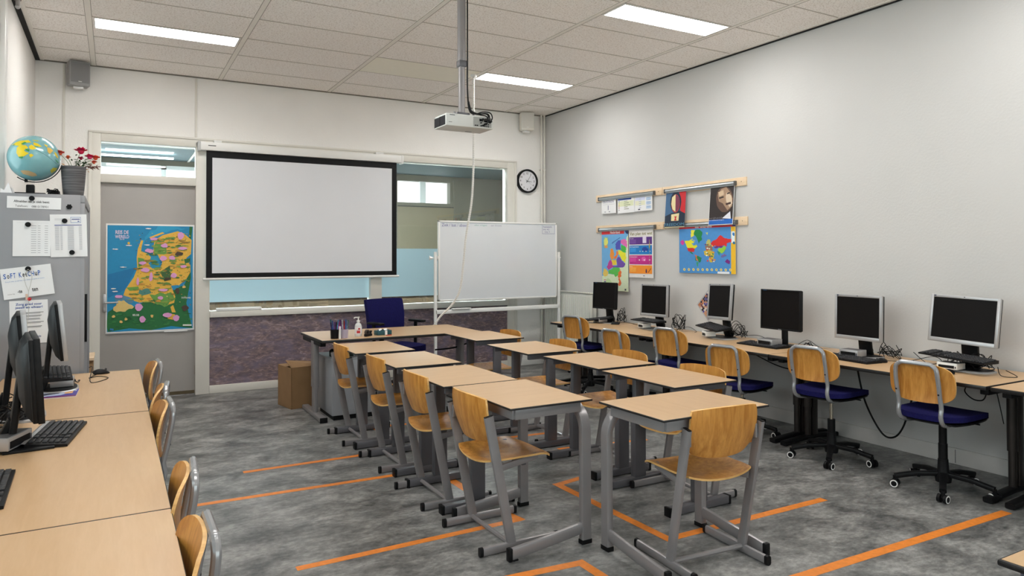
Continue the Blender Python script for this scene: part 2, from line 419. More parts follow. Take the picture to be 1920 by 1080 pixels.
# back wall with the door and glazing opening
FX0, FX1, FZ = -.218, 4.856, 2.830
m = MB()
m.lohi((XL-.3, YB, -.05), (FX0, YB+.14, ZC+.1), M_wall)
m.lohi((FX1, YB, -.05), (XR+.3, YB+.14, ZC+.1), M_wall)
m.lohi((FX0, YB, FZ), (FX1, YB+.14, ZC+.1), M_wall)
struct('wall_back', m)
m = MB(); m.lohi((XR, YF-.3, -.05), (XR+.2, YB+.14, ZC+.1), M_wall_white); struct('wall_right', m)
WY0, WY1, WZ0, WZ1 = .2, 6.02, .95, 3.15
m = MB()
m.lohi((XL-.2, YF-.3, -.05), (XL, WY0, ZC+.1), M_wall_left)
m.lohi((XL-.2, WY1, -.05), (XL, YB+.14, ZC+.1), M_wall_left)
m.lohi((XL-.2, WY0, -.05), (XL, WY1, WZ0), M_wall_left)
m.lohi((XL-.2, WY0, WZ1), (XL, WY1, ZC+.1), M_wall_left)
struct('wall_left', m)
m = MB()
m.lohi((XL-.3, YF-.2, -.05), (-.5, YF, ZC+.1), M_wall_left); m.lohi((4.4, YF-.2, -.05), (XR+.3, YF, ZC+.1), M_wall_left)
m.lohi((-.5, YF-.2, -.05), (4.4, YF, 1.05), M_wall_left); m.lohi((-.5, YF-.2, 2.95), (4.4, YF, ZC+.1), M_wall_left)
struct('wall_front', m)
m = MB()
for x in (-.5, .7, 1.9, 3.1, 4.33): m.lohi((x, YF-.14, 1.05), (x+.07, YF-.02, 2.95), M_white, .005)
for z in (1.05, 2.88): m.lohi((-.5, YF-.14, z), (4.4, YF-.02, z+.07), M_white, .005)
w5 = struct('window_added', m)  # unseen window, added behind the camera to let in fill light
g = MB(); g.lohi((-.45, YF-.09, 1.1), (4.35, YF-.085, 2.9), M_glass); g.build('pane', w5)
# daylight window in the left wall
wf = MB()
for y0, y1 in ((WY0, WY0+.07), (1.95, 2.05), (3.95, 4.05), (WY1-.07, WY1)): wf.lohi((XL-.14, y0, WZ0), (XL-.02, y1, WZ1), M_white, .005)
for z0, z1 in ((WZ0, WZ0+.07), (2.45, 2.52), (WZ1-.07, WZ1)): wf.lohi((XL-.14, WY0, z0), (XL-.02, WY1, z1), M_white, .005)
wf.lohi((XL-.02, WY1, .9), (XL+.03, WY1+.12, ZC-.02), M_white, .004)
w2 = struct('window_2', wf)
g = MB(); g.lohi((XL-.09, WY0+.05, WZ0+.05), (XL-.085, WY1-.05, WZ1-.05), M_glass); g.build('pane', w2)
# ---- front glazing frame
fy0, fy1 = YB-.02, YB+.12
fr = MB()
def fb(x0, x1, z0, z1, y0=fy0, y1=fy1, mm=None): fr.lohi((x0, y0, z0), (x1, y1, z1), mm or M_trim, .004)
fb(FX0, -.125, 0, FZ); fb(.785, .93, 0, FZ-.035); fb(4.73, FX1, 0, FZ)
fb(-.125, 4.73, 2.735, FZ); fb(-.125, .785, 2.306, 2.395)
fb(.93, 4.73, .847, .915, fy0-.025, fy1); fb(.93, 4.73, 0, .087); fb(2.78, 2.925, .915, 2.735)
fb(FX0-.02, FX1+.02, FZ-.012, FZ+.012, fy0-.012, fy0+.05)
fb(FX0-.02, FX0+.015, 0, FZ, fy0-.012, fy0+.05); fb(FX1-.015, FX1+.02, 0, FZ, fy0-.012, fy0+.05)
fb(1.0, 1.48, .915, .945, fy0-.03, fy0+.05, M_white)
struct('trim_1', fr)
gl = MB(); gl.lohi((-.125, YB+.03, 2.395), (.785, YB+.034, 2.735), M_glass); w3 = struct('window_3', gl)
gl = MB(); gl.lohi((.93, YB+.05, .915), (2.78, YB+.054, 2.735), M_glass); gl.lohi((2.925, YB+.05, .915), (4.73, YB+.054, 2.735), M_glass)
w1 = struct('window_1', gl)
fm = MB()
for x0, x1 in ((.93, 2.78), (2.925, 4.73)): fm.add([(x0, YB+.048, 1.010), (x1, YB+.048, 1.010), (x1, YB+.048, 1.622), (x0, YB+.048, 1.622)], [(0,1,2,3)], M_film)
tag(fm.build('frosted_film', w1), 'frosted blue-white privacy film')
# fibre panels below the glazing
pn = MB(); pn.lohi((.93, YB+.0, .087), (4.73, YB+.03, .847), M_osb); struct('trim_2', pn)
# door
d = MB(); d.lohi((-.130, YB+.03, .012), (.790, YB+.07, 2.310), M_door, .002)
d.lohi((-.122, YB+.028, .012), (.782, YB+.03, .05), mat('bronze kick strip', (.12, .09, .05), .4, metal=.5, noise=.1))
door = struct('door_1', d)
h = MB()
h.box((-.085, YB+.022, 1.04), (.035, .014, .19), M_silver, bev=.004)
h.tube([(-.085, YB+.015, 1.045), (-.085, YB-.035, 1.045), (-.075, YB-.045, 1.045), (.04, YB-.045, 1.045)], .010, M_silver)
h.cyl((-.085, YB+.016, .98), (-.085, YB+.004, .98), .012, M_silver)
tag(h.build('door_handle', door), 'silver lever handle')
hg = MB(); hg.cyl((.79, YB+.03, .22), (.79, YB+.03, .32), .008, M_chrome, n=8); hg.build('hinge', door)
# skirtings
m = MB(); m.lohi((4.856, YB-.015, 0), (XR, YB, .085), M_white, .003); struct('baseboard_back', m)
m = MB(); m.lohi((XR-.018, YF, .0), (XR, YB-.02, .115), mat('grey white skirting', (.62, .60, .58), .5, noise=.03), .003)
for y in (2.9, 5.2): m.lohi((XR-.0195, y, .01), (XR-.017, y+.003, .105), M_dark)
struct('baseboard_right', m)
# ceiling bars, perimeter angles and shadow gaps
m = MB(); M_bar = mat('ceiling bar enamel', (.86, .82, .76), .5, noise=.03)
for i in range(5):
    x = CX0+CTW*i; m.lohi((x-.026, YF, ZC-.004), (x+.026, YB, ZC), M_bar)
    for s_ in (-.024, .022): m.lohi((x+s_, YF, ZC-.0055), (x+s_+.003, YB, ZC-.004), mat('bar edge shadow line', (.30,.27,.24), .8, noise=.05))
for j in range(18):
    y = CY1-CTH*j; m.lohi((XL, y-.005, ZC-.003), (XR, y+.005, ZC), mat('tile joint', (.52, .47, .42), .8, noise=.05))
m.lohi((XL+.04, YF, ZC-.006), (XL+.075, YB, ZC), M_bar); m.lohi((XR-.05, YF, ZC-.006), (XR-.018, YB, ZC), M_bar)
m.lohi((XL, YB-.012, ZC-.012), (XR, YB, ZC), mat('grey joint', (.22, .20, .17), .8, noise=.1))
struct('trim_3', m)
m = MB(); m.lohi((XL, YF, ZC-.014), (XL+.04, YB-.012, ZC-.001), M_dark); m.lohi((XR-.018, YF, ZC-.016), (XR, YB-.012, ZC-.001), M_dark); struct('trim_4', m)
m = MB(); m.lohi((2.257+.03, 6.806, ZC-.0025), (3.483-.03, 7.39, ZC), mat('plain cream ceiling panel', (.93, .90, .79), .6, noise=.02)); struct('trim_5', m)
# neighbouring room seen through the glass
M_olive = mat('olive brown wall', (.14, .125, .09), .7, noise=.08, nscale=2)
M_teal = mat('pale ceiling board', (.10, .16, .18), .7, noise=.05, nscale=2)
m = MB(); m.lohi((-3, YB+.14, -.1), (7.6, 12.3, 0), M_floor); struct('floor_2', m)
m = MB(); m.lohi((-3, YB+.14, 3.0), (7.6, 12.2, 3.1), M_teal)
for y in (9.3, 10.5): m.lohi((-3, y, 2.99), (7.6, y+.03, 3.0), M_bar)
m.lohi((.98, YB+.14, 2.99), (1.01, 12, 3.0), M_bar)
m.lohi((XL-.3, YB+.14, 3.1), (XR+.3, YB+.16, ZC+.1), M_wall); struct('ceiling_2', m)
m = MB(); m.lohi((-3.1, YB+.14, -.05), (-3, 12.2, 3.1), M_olive); m.lohi((7.6, YB+.14, -.05), (7.7, 12.2, 3.1), M_olive)
m.lohi((-3, YB+.02, -.05), (XL-.3, YB+.14, 3.1), M_olive); m.lohi((XR+.3, YB+.02, -.05), (7.6, YB+.14, 3.1), M_olive)
struct('wall_side', m)
m = MB(); y0, y1 = 12.0, 12.15
m.lohi((-3, y0, -.05), (-2.4, y1, 3.1), M_olive); m.lohi((3.75, y0, -.05), (4.40, y1, 3.1), M_olive); m.lohi((5.45, y0, -.05), (7.6, y1, 3.1), M_olive)
m.lohi((-2.4, y0, -.05), (3.75, y1, 1.0), M_olive); m.lohi((-2.4, y0, 2.92), (3.75, y1, 3.1), M_olive)
m.lohi((4.40, y0, -.05), (5.45, y1, 2.50), M_olive); m.lohi((4.40, y0, 2.89), (5.45, y1, 3.1), M_olive)
struct('wall_far', m)
m = MB()
for x in (-2.4, -.9, .62, 2.15, 3.68): m.lohi((x, y0-.02, 1.0), (x+.07, y1, 2.92), M_white)
m.lohi((-2.4, y0-.02, 2.86), (3.75, y1, 2.92), M_white); m.lohi((-2.4, y0-.02, 1.0), (3.75, y1, 1.07), M_white)
m.lohi((4.86, y0+.02, 2.5), (4.97, y1, 2.89), M_white)
struct('window_4', m)
M_tan = mat('tan door laminate', (.17, .135, .08), .5, noise=.05, nscale=2)
m = MB(); m.lohi((4.40, y0-.04, 0), (5.50, y0-.001, 2.42), M_tan); m.lohi((4.33, y0-.05, 0), (4.40, y0, 2.95), M_olive); m.lohi((5.50, y0-.06, 0), (5.58, y0, 2.95), M_olive)
m.lohi((4.40, y0-.045, 2.42), (5.5, y0-.001, 2.435), M_dark)
struct('door_2', m)
m = MB(); m.lohi((-.6, 11.22, 2.93), (.74, 11.27, 2.95), M_lamp2); m.lohi((-.2,11.24,2.95),(-.19,11.25,3.0),M_white)
tag(m.build('strip_light'), 'slim lit strip light on the ceiling of the room behind the door transom', 'lamp')
for x, lab in ((.5, 'added unseen fill panel under the ceiling of the room beyond, left one above the frosted glass'), (3.3, 'added unseen fill panel under the ceiling of the room beyond, right one above the frosted glass')):
    m = MB(); m.lohi((x, 8.80, 2.985), (x+1.5, 9.15, 3.0), M_film_fill); tag(m.build('ceiling_light'), lab, 'ceiling lamp')  # fill panels added out of view to brighten the frosted film
t = thing('low_cabinet', 'brown wooden low cabinet beyond the clear strip of glass under the frosted film', 'cabinet', (2.3, 10.3, 0))
m = MB(); m.lohi((-2.0, -.22, .0), (2.0, .22, .93), mat('brown wood cabinet', (.10, .065, .035), .5, noise=.3, nscale=4)); m.build('body', t)
m = MB(); m.lohi((-2.03, -.24, .93), (2.03, .24, .955), mat('tan worktop', (.17, .12, .07), .4, noise=.2, nscale=6)); m.build('worktop', t)
t = thing('potted_plant', 'dark green potted plant seen through the clear glass strip behind the desk', 'plant', (1.98, 9.75, .62))
m = MB(); m.lathe([(.12, -.62), (.16, -.25), (.14, -.2), (.03, -.18), (.02, .1)], M_card); m.build('pot', t)
m = MB()
for k in range(46):
    a = random.uniform(0, 2*PI); r = random.uniform(.05, .24); z = random.uniform(.03, .22)
    c = V((r*math.cos(a)*1.3, r*.6*math.sin(a), z)); s1 = V((math.cos(a+.8), math.sin(a+.8), .4))*.05; s2 = V((-math.sin(a), math.cos(a), .5))*.022
    m.add([c-s1, c+s2, c+s1, c-s2], [(0,1,2,3)], mat('dark leaf', (.02, .05, .02), .5, noise=.4, nscale=9))
m.build('foliage', t)

# ================================================================== CEILING LAMPS
FARL = ['lit ceiling lamp of the left row, first one in front of the picture top edge', 'lit ceiling lamp of the left row, above the viewpoint', 'lit ceiling lamp of the left row, behind the viewpoint', 'lit ceiling lamp of the right row, level with the viewpoint', 'lit ceiling lamp of the right row, behind the viewpoint']
lamp_spots = [(0, 0, 'front left ceiling lamp panel, lit, between speaker and projection screen'), (0, 1, ''), (0, 2, ''), (0, 3, ''), (3, 0, 'rear right ceiling lamp panel, lit, just behind the projector and spiral cable'),
              (3, 1, 'large lit ceiling lamp panel at the top of the photo, nearest the right wall'), (3, 2, ''), (3, 3, '')]
for i, j, lab in lamp_spots:
    x0 = CX0+CTW*i+.035; x1 = CX0+CTW*(i+1)-.035; yb = CY1-CTH*(2+4*j)   # edge towards the camera = joint
    t = thing('ceiling_light', lab or FARL.pop(0), 'ceiling lamp', ((x0+x1)/2, yb+.155, ZC), 0, 'recessed ceiling lamps')
    lx = (x1-x0)/2
    h = MB()
    for a, b in (((-lx, -.15, -.008), (lx, -.138, 0)), ((-lx, .138, -.008), (lx, .15, 0)), ((-lx, -.138, -.008), (-lx+.012, .138, 0)), ((lx-.012, -.138, -.008), (lx, .138, 0))): h.lohi(a, b, M_white)
    h.build('frame', t)
    h = MB(); h.lohi((-lx+.012, -.138, -.006), (lx-.012, .138, -.002), M_lamp); h.build('diffuser', t)
# ================================================================== SCHOOL DESKS (user faces +x)
DZ = .76
def desk_top(mb, hx, hy, z=DZ, mt=None):
    mb.box((0, 0, z-.0045), (2*hx, 2*hy, .009), M_edge, bev=.0015, top=mt or M_top)
    mb.box((0, 0, z-.0005), (2*hx-.006, 2*hy-.006, .002), mt or M_top)
def make_desk_arch():
    t = thing('school_desk', '', 'desk')
    m = MB(); m.box((0, 0, DZ-.005), (.50, .70, .0105), M_edge, bev=.002); m.box((0, 0, DZ), (.494, .694, .0016), M_top); m.build('desktop', t)
    m = MB()
    for y in (-.30, .30): m.lohi((-.20, y-.012, DZ-.068), (.20, y+.012, DZ-.013), M_metal, .002)
    for x in (-.20, .17): m.lohi((x-.012, -.30, DZ-.068), (x+.012, .30, DZ-.013), M_metal, .002)
    m.build('apron', t)
    # arch of rectangular tube at the far side
    m = MB(); p = []
    for s_ in (-1, 1):
        q = [V((.215, s_*.326, .012)), V((.215, s_*.326, .59))]
        for k in range(1, 8):
            a = k/8*PI/2; q.append(V((.215, s_*(.326-.125*(1-math.cos(a))), .59+.125*math.sin(a))))
        q.append(V((.215, s_*.19, .715)))
        p = q if s_ < 0 else p+list(reversed(q))
    m.rtube(p, .036, .058, (0, 0.0001, 0) if False else (0, 1, 0), M_metal) if False else m.sweep(p, [(.029*a, .018*b) for a, b in ((1,.7),(.9,1),(-.9,1),(-1,.7),(-1,-.7),(-.9,-1),(.9,-1),(1,-.7))], (1, 0, 0), M_metal)
    m.build('arched_frame', t)
    for s_ in (-1, 1):
        m = MB(); m.rtube([(.19, s_*.326, .085), (.02, s_*.326, .062), (-.235, s_*.326, .034)], .030, .062, (0, 1, 0), M_metal, rr=.45); f = m.build('foot', t)
        m = MB(); m.lohi((-.256, s_*.326-.017, 0), (-.232, s_*.326+.017, .066), M_black, .006); m.lohi((-.23, s_*.326-.015, 0), (-.20, s_*.326+.015, .008), M_black, .002); m.build('end_cap', f)
        m = MB(); m.lohi((.183, s_*.326-.019, 0), (.247, s_*.326+.019, .024), M_black, .003); m.build('foot_cap', t)
    return t
def make_desk_tee():
    t = thing('school_desk', '', 'desk')
    m = MB(); m.box((0, 0, DZ-.005), (.50, .70, .0105), M_edge, bev=.002); m.box((0, 0, DZ), (.494, .694, .0016), M_top); m.build('desktop', t)
    m = MB()
    for y in (-.28, .28): m.lohi((-.21, y-.012, DZ-.055), (.21, y+.012, DZ-.013), M_metal_dk, .002)
    m.lohi((-.02, -.28, DZ-.075), (.02, .28, DZ-.035), M_metal_dk, .002)
    m.build('under_frame', t)
    for s_ in (-1, 1):
        m = MB(); m.lohi((-.036, s_*.28-.02, .05), (.036, s_*.28+.02, .72), M_metal_dk, .006); m.lohi((-.046, s_*.28-.026, .05), (.046, s_*.28+.026, .44), M_metal_dk, .006); m.build('leg', t)
        m = MB(); m.lohi((-.225, s_*.28-.026, .006), (.235, s_*.28+.026, .052), M_metal_dk, .004); f = m.build('foot', t)
        m = MB(); m.lohi((-.24, s_*.28-.028, 0), (-.222, s_*.28+.028, .054), M_black, .003); m.build('end_cap', f); m = MB(); m.lohi((.232, s_*.28-.028, 0), (.25, s_*.28+.028, .054), M_black, .003); m.build('end_cap', f)
    return t
DT = make_desk_tee(); DA = make_desk_arch()
used = set()
def put(root, loc, rz, label, group=None):
    o = copy_tree(root) if root in used else root
    used.add(root); o.location = loc; o.rotation_euler = (0, 0, rz); o['label'] = label
    if group: o['group'] = group
    return o
put(DA, (1.965, 3.41, 0), 0, 'front desk of the left column with silver arched legs and a tucked-in chair', 'single school desks')
put(DA, (2.553, 2.74, 0), PI/2, 'desk with silver arched legs standing crosswise behind the nearest chair', 'single school desks')
for (x, y), rz, lab in [((1.920, 4.125), 0, 'second desk of the left column, directly behind its front desk'), ((1.925, 4.94), 0, 'third desk of the left column, with floor showing before and behind'),
        ((1.895, 5.76), 0, 'rearmost desk of the left column, just in front of the teacher desk with pens'),
        ((3.058, 3.43), PI, 'desk of the right column right behind the crosswise desk'), ((3.085, 4.20), PI, 'desk of the right column two behind the crosswise desk'),
        ((3.045, 5.055), PI, 'desk of the right column second from the whiteboard'), ((3.09, 6.045), PI, 'rearmost desk of the right column, touching the teacher desk end')]:
    put(DT, (x, y, 0), rz, lab, 'single school desks')
# near corner of one more desk at the lower right edge
t = thing('school_desk', 'desk corner poking into the picture at the lower right edge', 'desk', (2.27, .60, 0), 0, None)
m = MB(); m.box((0, 0, DZ-.0085), (.70, .70, .017), M_edge, bev=.006); m.box((0, 0, DZ), (.684, .684, .0016), M_top, bev=.0005); m.build('desktop', t)
for sx in (-1, 1):
    for sy in (-1, 1):
        m = MB(); m.cyl((sx*.30, sy*.30, 0), (sx*.30, sy*.30, .742), .018, mat('blue grey leg', (.16, .18, .24), .35, metal=.4, noise=.05)); m.build('leg', t)

# ================================================================== SCHOOL CHAIRS (sledge base, facing +x)
def make_chair():
    t = thing('school_chair', '', 'chair')
    # seat: moulded plywood
    def seat(u, v):       # u: width, v: depth (front +1)
        k = .38 if v < 0 else .16
        u0, v0 = rr4(u, v, .10 if v > 0 else .055); y = u0*.205; x = .035+v0*.213*(1-.07*u*u)
        z = .452+.012*(u*u)-.018*(1-u*u)*(1-v*v)-.022*max(0,-v)**1.5*(1-.6*u*u)-(.022*max(0, v-.55)**2/.2)+.012*max(0, -v-.3)
        return (x, y, z), (0, 0, 1)
    m = MB(); m.plate(seat, .010, M_ply, M_ply_edge, 16, 14); m.build('seat', t)
    def back(u, v):       # v up
        kw = 1.0
        c_ = .11 if v < 0 else .05; u0, v0 = rr4(u, v, c_); y = u0*.208*(1-.06*max(0, -v))
        z = .672+v0*.126*(1-.10*u*u if v < 0 else 1-.07*u*u)
        lean = -.155-(z-.55)*.20
        return (lean-.030+.040*u*u+.012*v*v, y, z), (1, 0, .2)
    m = MB(); m.plate(back, .011, M_ply, M_ply_edge, 16, 12); m.build('backrest', t)
    for s_ in (-1, 1):
        m = MB(); m.rtube([(-.048, s_*.226, .03), (-.181, s_*.226, .700)], .022, .052, (0, 1, 0), M_metal, rr=.3); o = m.build('post', t)
        m = MB(); m.rtube([(-.1808, s_*.226, .697), (-.1818, s_*.226, .703)], .019, .048, (0, 1, 0), M_black, rr=.3); m.build('end_cap', o)
        m = MB(); m.rtube([(-.222, s_*.226, .024), (.222, s_*.226, .024)], .026, .044, (0, 1, 0), M_metal, rr=.4); o = m.build('runner', t)
        for a in (-1, 1):
            m = MB(); m.rtube([(a*.216, s_*.226, .024), (a*.234, s_*.226, .024)], .029, .048, (0, 1, 0), M_black, rr=.4); m.build('end_cap', o)
        m = MB(); m.lohi((-.182, s_*.206-.005, .615), (-.150, s_*.206+.008, .685), M_metal, .003); m.build('back_clip', t)
        m = MB(); m.rtube([(-.118, s_*.212, .415), (-.09, s_*.19, .418), (.14, s_*.165, .445)], .020, .036, (0, 1, 0), M_metal, rr=.4); m.build('seat_bracket', t)
    m = MB(); m.tube([(-.055, -.216, .034), (-.055, .216, .034)], .013, M_metal, 8); m.build('cross_bar', t)
    m = MB(); m.lohi((.05, -.17, .405), (.075, .17, .43), M_metal_dk, .004); m.build('seat_cross_bar', t)
    return t
SC = make_chair()
chairs = [((1.845, 3.425), 0, 'plywood school chair tucked in at the front desk of the left column'),
          ((1.835, 4.175), 0, 'plywood school chair at the second desk of the left column'),
          ((1.855, 5.01), 0, 'plywood school chair at the third desk of the left column'),
          ((1.832, 5.83), 0, 'plywood school chair beside the grey drawer unit, at the rearmost left desk'),
          ((2.590, 2.66), PI/2-.075, 'nearest plywood school chair, seen from behind, at the crosswise desk'),
          ((3.185, 3.43), PI, 'plywood school chair behind the right-column desk next to the crosswise desk'),
          ((3.235, 4.24), PI, 'plywood school chair whose rounded back shows behind the second right-column desk'),
          ((3.19, 5.09), PI, 'plywood school chair back seen against the radiator, at the second desk from the whiteboard'),
          ((3.20, 6.03), PI, 'rearmost plywood school chair, its back seen against the wall below the whiteboard')]
for (x, y), rz, lab in chairs: put(SC, (x, y, 0), rz, lab, 'plywood sledge-base school chairs')

# ================================================================== SWIVEL CHAIRS (facing +x)
def make_swivel(hz=0.0, blue=True, chrome=True):
    t = thing('swivel_chair', '', 'swivel chair')
    # five-star base
    m = MB()
    m.lathe([(.045, .055), (.05, .09), (.034, .13), (.03, .20)], M_black, 20)
    for k in range(5):
        a = 2*PI*k/5+1.1; d_ = V((math.cos(a), math.sin(a), 0))
        m.rtube([d_*.03+V((0,0,.105)), d_*.16+V((0,0,.098)), d_*.285+V((0,0,.072))], .040, .030, d_.cross(V((0,0,1))), M_black)
    base = m.build('star_base', t)
    for k in range(5):
        a = 2*PI*k/5+1.1; d_ = V((math.cos(a), math.sin(a), 0)); c = d_*.285; n_ = V((math.cos(a+1.1), math.sin(a+1.1), 0))
        m = MB()
        for s_ in (-1, 1):
            cc = c+n_*(s_*.020)+V((0,0,.0265)); m.cyl(cc-n_*.009, cc+n_*.009, .0262, M_black, n=18)
            m.cyl(cc+n_*(s_*.009), cc+n_*(s_*.0105), .024, M_white, n=18); m.cyl(cc+n_*(s_*.0105), cc+n_*(s_*.0115), .017, M_black, n=16)
        m.cyl(c+V((0,0,.03)), c+V((0,0,.075)), .012, M_black, n=10)
        m.build('caster', base)
    m = MB(); m.cyl((0,0,.12), (0,0,.30), .027, M_black)
    if chrome: m.cyl((0,0,.30), (0,0,.47+hz), .013, M_chrome)
    else: m.cyl((0,0,.30), (0,0,.47+hz), .024, M_black)
    m.build('gas_lift', t)
    zs = .505+hz
    m = MB(); m.lohi((-.10, -.09, zs-.045), (.12, .09, zs-.025), M_metal_dk, .004); m.lohi((-.05, -.05, zs-.06), (.05, .05, zs-.045), M_black, .004)
    m.tube([(.02, -.05, zs-.035), (.05, -.20, zs-.04)], .005, M_black, 6); m.build('mechanism', t)
    def seat(u, v):
        u0, v0 = rr4(u, v); y = u0*.212; x = -.005+v0*.235*(1-.05*u*u)
        return (x, y, zs+.008*u*u-.05*max(0, v-.4)**2+.006), (0, 0, 1)
    m = MB(); m.plate(seat, .034, M_blue, M_blue, 14, 14); m.build('seat', t)
    m = MB(); m.plate(lambda u, v: ((-.005+v*.222*math.sqrt(1-.24*u*u), u*.205*math.sqrt(1-.24*v*v), zs-.024), (0,0,1)), .010, M_black, M_black, 10, 10); m.build('seat_pan', t)
    zb = .732+hz
    def back(u, v):
        u0, v0 = rr4(u, v); y = u0*.203*(1-.05*v*v); z = zb+v0*.122*(1-.06*u*u)
        return (-.262+.028*u*u-.012*v-.015*v*v, y, z), (1, 0, .05)
    m = MB(); m.plate(back, .011, M_ply, M_ply_edge, 16, 12); b = m.build('backrest', t)
    m = MB(); path = []
    for s_ in (-1, 1):
        q = [V((-.05, s_*.10, zs-.035)), V((-.16, s_*.115, zs-.037)), V((-.242, s_*.128, zs-.02)), V((-.272, s_*.131, zs+.03)), V((-.264, s_*.131, zs+.085)), V((-.279, s_*.131, zs+.15)), V((-.292, s_*.132, zs+.22)), V((-.302, s_*.130, zs+.275))]
        for k in range(1, 5): a = k/4*PI/2; q.append(V((-.306, s_*(.130-.055*(1-math.cos(a))), zs+.295+.055*math.sin(a))))
        path = q if s_ < 0 else path+list(reversed(q))
    m.tube(wire(path, .0135, None, sub=3), .0135, M_tube, 10); m.build('back_tube', t)
    m = MB()
    for s_ in (-1, 1):
        for z in (.17, .26): m.cyl((-.284-(z-.17)*.14, s_*.131, zs+z), (-.297-(z-.17)*.14, s_*.131, zs+z), .006, M_black, n=8)
    m.build('bolt', b)
    return t
SWH = make_swivel(0.0); SWL = make_swivel(-.085); SWB = make_swivel(-.012, chrome=False); SWS = make_swivel(-.052, chrome=False)
G = 'swivel chairs with plywood backs'
put(SWB, (4.68, 2.625, 0), .03, 'swivel chair in front of the wide silver monitor, black gas lift, tube back', G)
put(SWH, (4.665, 3.43, 0), .10, 'swivel chair between the slim black monitor and its silver neighbour, chrome gas lift', G)
put(SWL, (4.69, 4.31, 0), .22, 'lowered swivel chair in front of the slim black monitor with the long black keyboard', G)
put(SWH, (4.675, 4.96, 0), .12, 'swivel chair in front of the tilted silver monitor by the mosaic print', G)
put(SWL, (4.675, 5.76, 0), .10, 'lowered swivel chair in front of the second monitor from the radiator', G)
put(SWH, (4.69, 6.52, 0), .20, 'rearmost swivel chair at the radiator end of the computer desks', G)
put(SWB, (4.71, 1.60, 0), -.05, 'swivel chair whose back just enters at the right picture edge', G)
G = 'chairs along the left computer tables'
for x, y, rz, lab, r in [(-.035, 5.40, PI+.05, 'rearmost chair pushed under the left computer tables, by the door', SWS), (-.045, 4.43, PI-.10, 'second rearmost chair at the left tables, beside the seam between two tabletops', SWS),
        (-.06, 3.88, PI+.03, 'middle chair at the left computer tables, its plywood back edge-on', SWS), (-.065, 2.66, PI-.06, 'chair at the left tables with its light tube hoop showing above the table edge', SWS),
        (-.078, 2.05, PI+.0, 'nearest chair at the left tables, cut by the bottom picture edge', SWS)]:
    put(r, (x, y, 0), rz, lab, G)
# ================================================================== LONG TABLES
def long_table(name, label, cat, x0, x1, y0, y1, z, legs, M_leg, group, mt, foot=(0, 1), along='x'):
    # legs: list of leg positions; feet run across the table ('x') or along it
    cx, cy = (x0+x1)/2, (y0+y1)/2
    t = thing(name, label, cat, (cx, cy, 0), 0, group)
    hx, hy = (x1-x0)/2, (y1-y0)/2
    m = MB(); m.box((0, 0, z-.012), (2*hx, 2*hy, .024), M_edge, bev=.003); m.box((0, 0, z), (2*hx-.006, 2*hy-.006, .0016), mt); m.build('tabletop', t)
    m = MB()
    if along == 'x':
        m.lohi((-.03, legs[0][1]-cy, z-.07), (.03, legs[-1][1]-cy, z-.026), M_leg, .003)
    else: m.lohi((legs[0][0]-cx, -.03, z-.07), (legs[-1][0]-cx, .03, z-.026), M_leg, .003)
    for lx, ly in legs:
        if along == 'x': m.lohi((-hx+.08, ly-cy-.025, z-.065), (hx-.08, ly-cy+.025, z-.026), M_black, .004)
        else: m.lohi((lx-cx-.025, -hy+.08, z-.065), (lx-cx+.025, hy-.08, z-.026), M_black, .004)
    m.build('under_frame', t)
    return t, cx, cy
G = 'computer tables along the right wall'
TX0, TX1, TZ = 4.55, 5.325, .73
ys = [(5.525, 7.137), (3.912, 5.520), (2.296, 3.907), (.66, 2.272)]
labs = ['computer table at the radiator end, carrying two monitors', 'middle computer table along the right wall, below the world map', 'computer table with the two near silver monitors on it', 'computer table starting at the right picture edge, beyond the seam']
for (a, b), lab in zip(ys, labs):
    lg = [(4.98, a+.05), (4.98, b-.05)]
    t, cx, cy = long_table('computer_table', lab, 'table', TX0, TX1, a, b, TZ, lg, M_leg_brown, G, M_topx)
    for lx, ly in lg:
        m = MB(); m.cyl((lx-cx-.03, ly-cy, .05), (lx-cx-.03, ly-cy, .30), .024, M_leg_brown); m.cyl((lx-cx-.03, ly-cy, .28), (lx-cx-.03, ly-cy, .68), .030, M_leg_brown)
        m.rtube([(lx-cx+.04, ly-cy, .05), (lx-cx+.04, ly-cy, .68)], .06, .05, (1, 0, 0), M_leg_brown); m.build('leg', t)
        m = MB(); m.rtube([(lx-cx-.33, ly-cy, .022), (lx-cx-.05, ly-cy, .04), (lx-cx+.05, ly-cy, .04), (lx-cx+.32, ly-cy, .022)], .055, .034, (0, 1, 0), M_black, rr=.25); m.build('foot', t)
G = 'computer tables along the left wall'
for (a, b), lab in zip([(4.137, 5.695), (2.497, 4.127), (.86, 2.493)], ['rearmost left table with the magazine and mouse on it', 'middle left table carrying the keyboard with silver edge', 'nearest left table filling the lower left corner']):
    lg = [(-.24, a+.1), (-.24, b-.1)]
    t, cx, cy = long_table('computer_table', lab, 'table', -.635, .163, a, b, .72, lg, M_metal, G, M_topx)
    for lx, ly in lg:
        m = MB(); m.rtube([(lx-cx, ly-cy, .05), (lx-cx, ly-cy, .68)], .08, .045, (1, 0, 0), M_metal); m.build('leg', t)
        m = MB(); m.rtube([(lx-cx-.3, ly-cy, .024), (lx-cx+.3, ly-cy, .024)], .05, .04, (0, 1, 0), M_metal); m.build('foot', t)
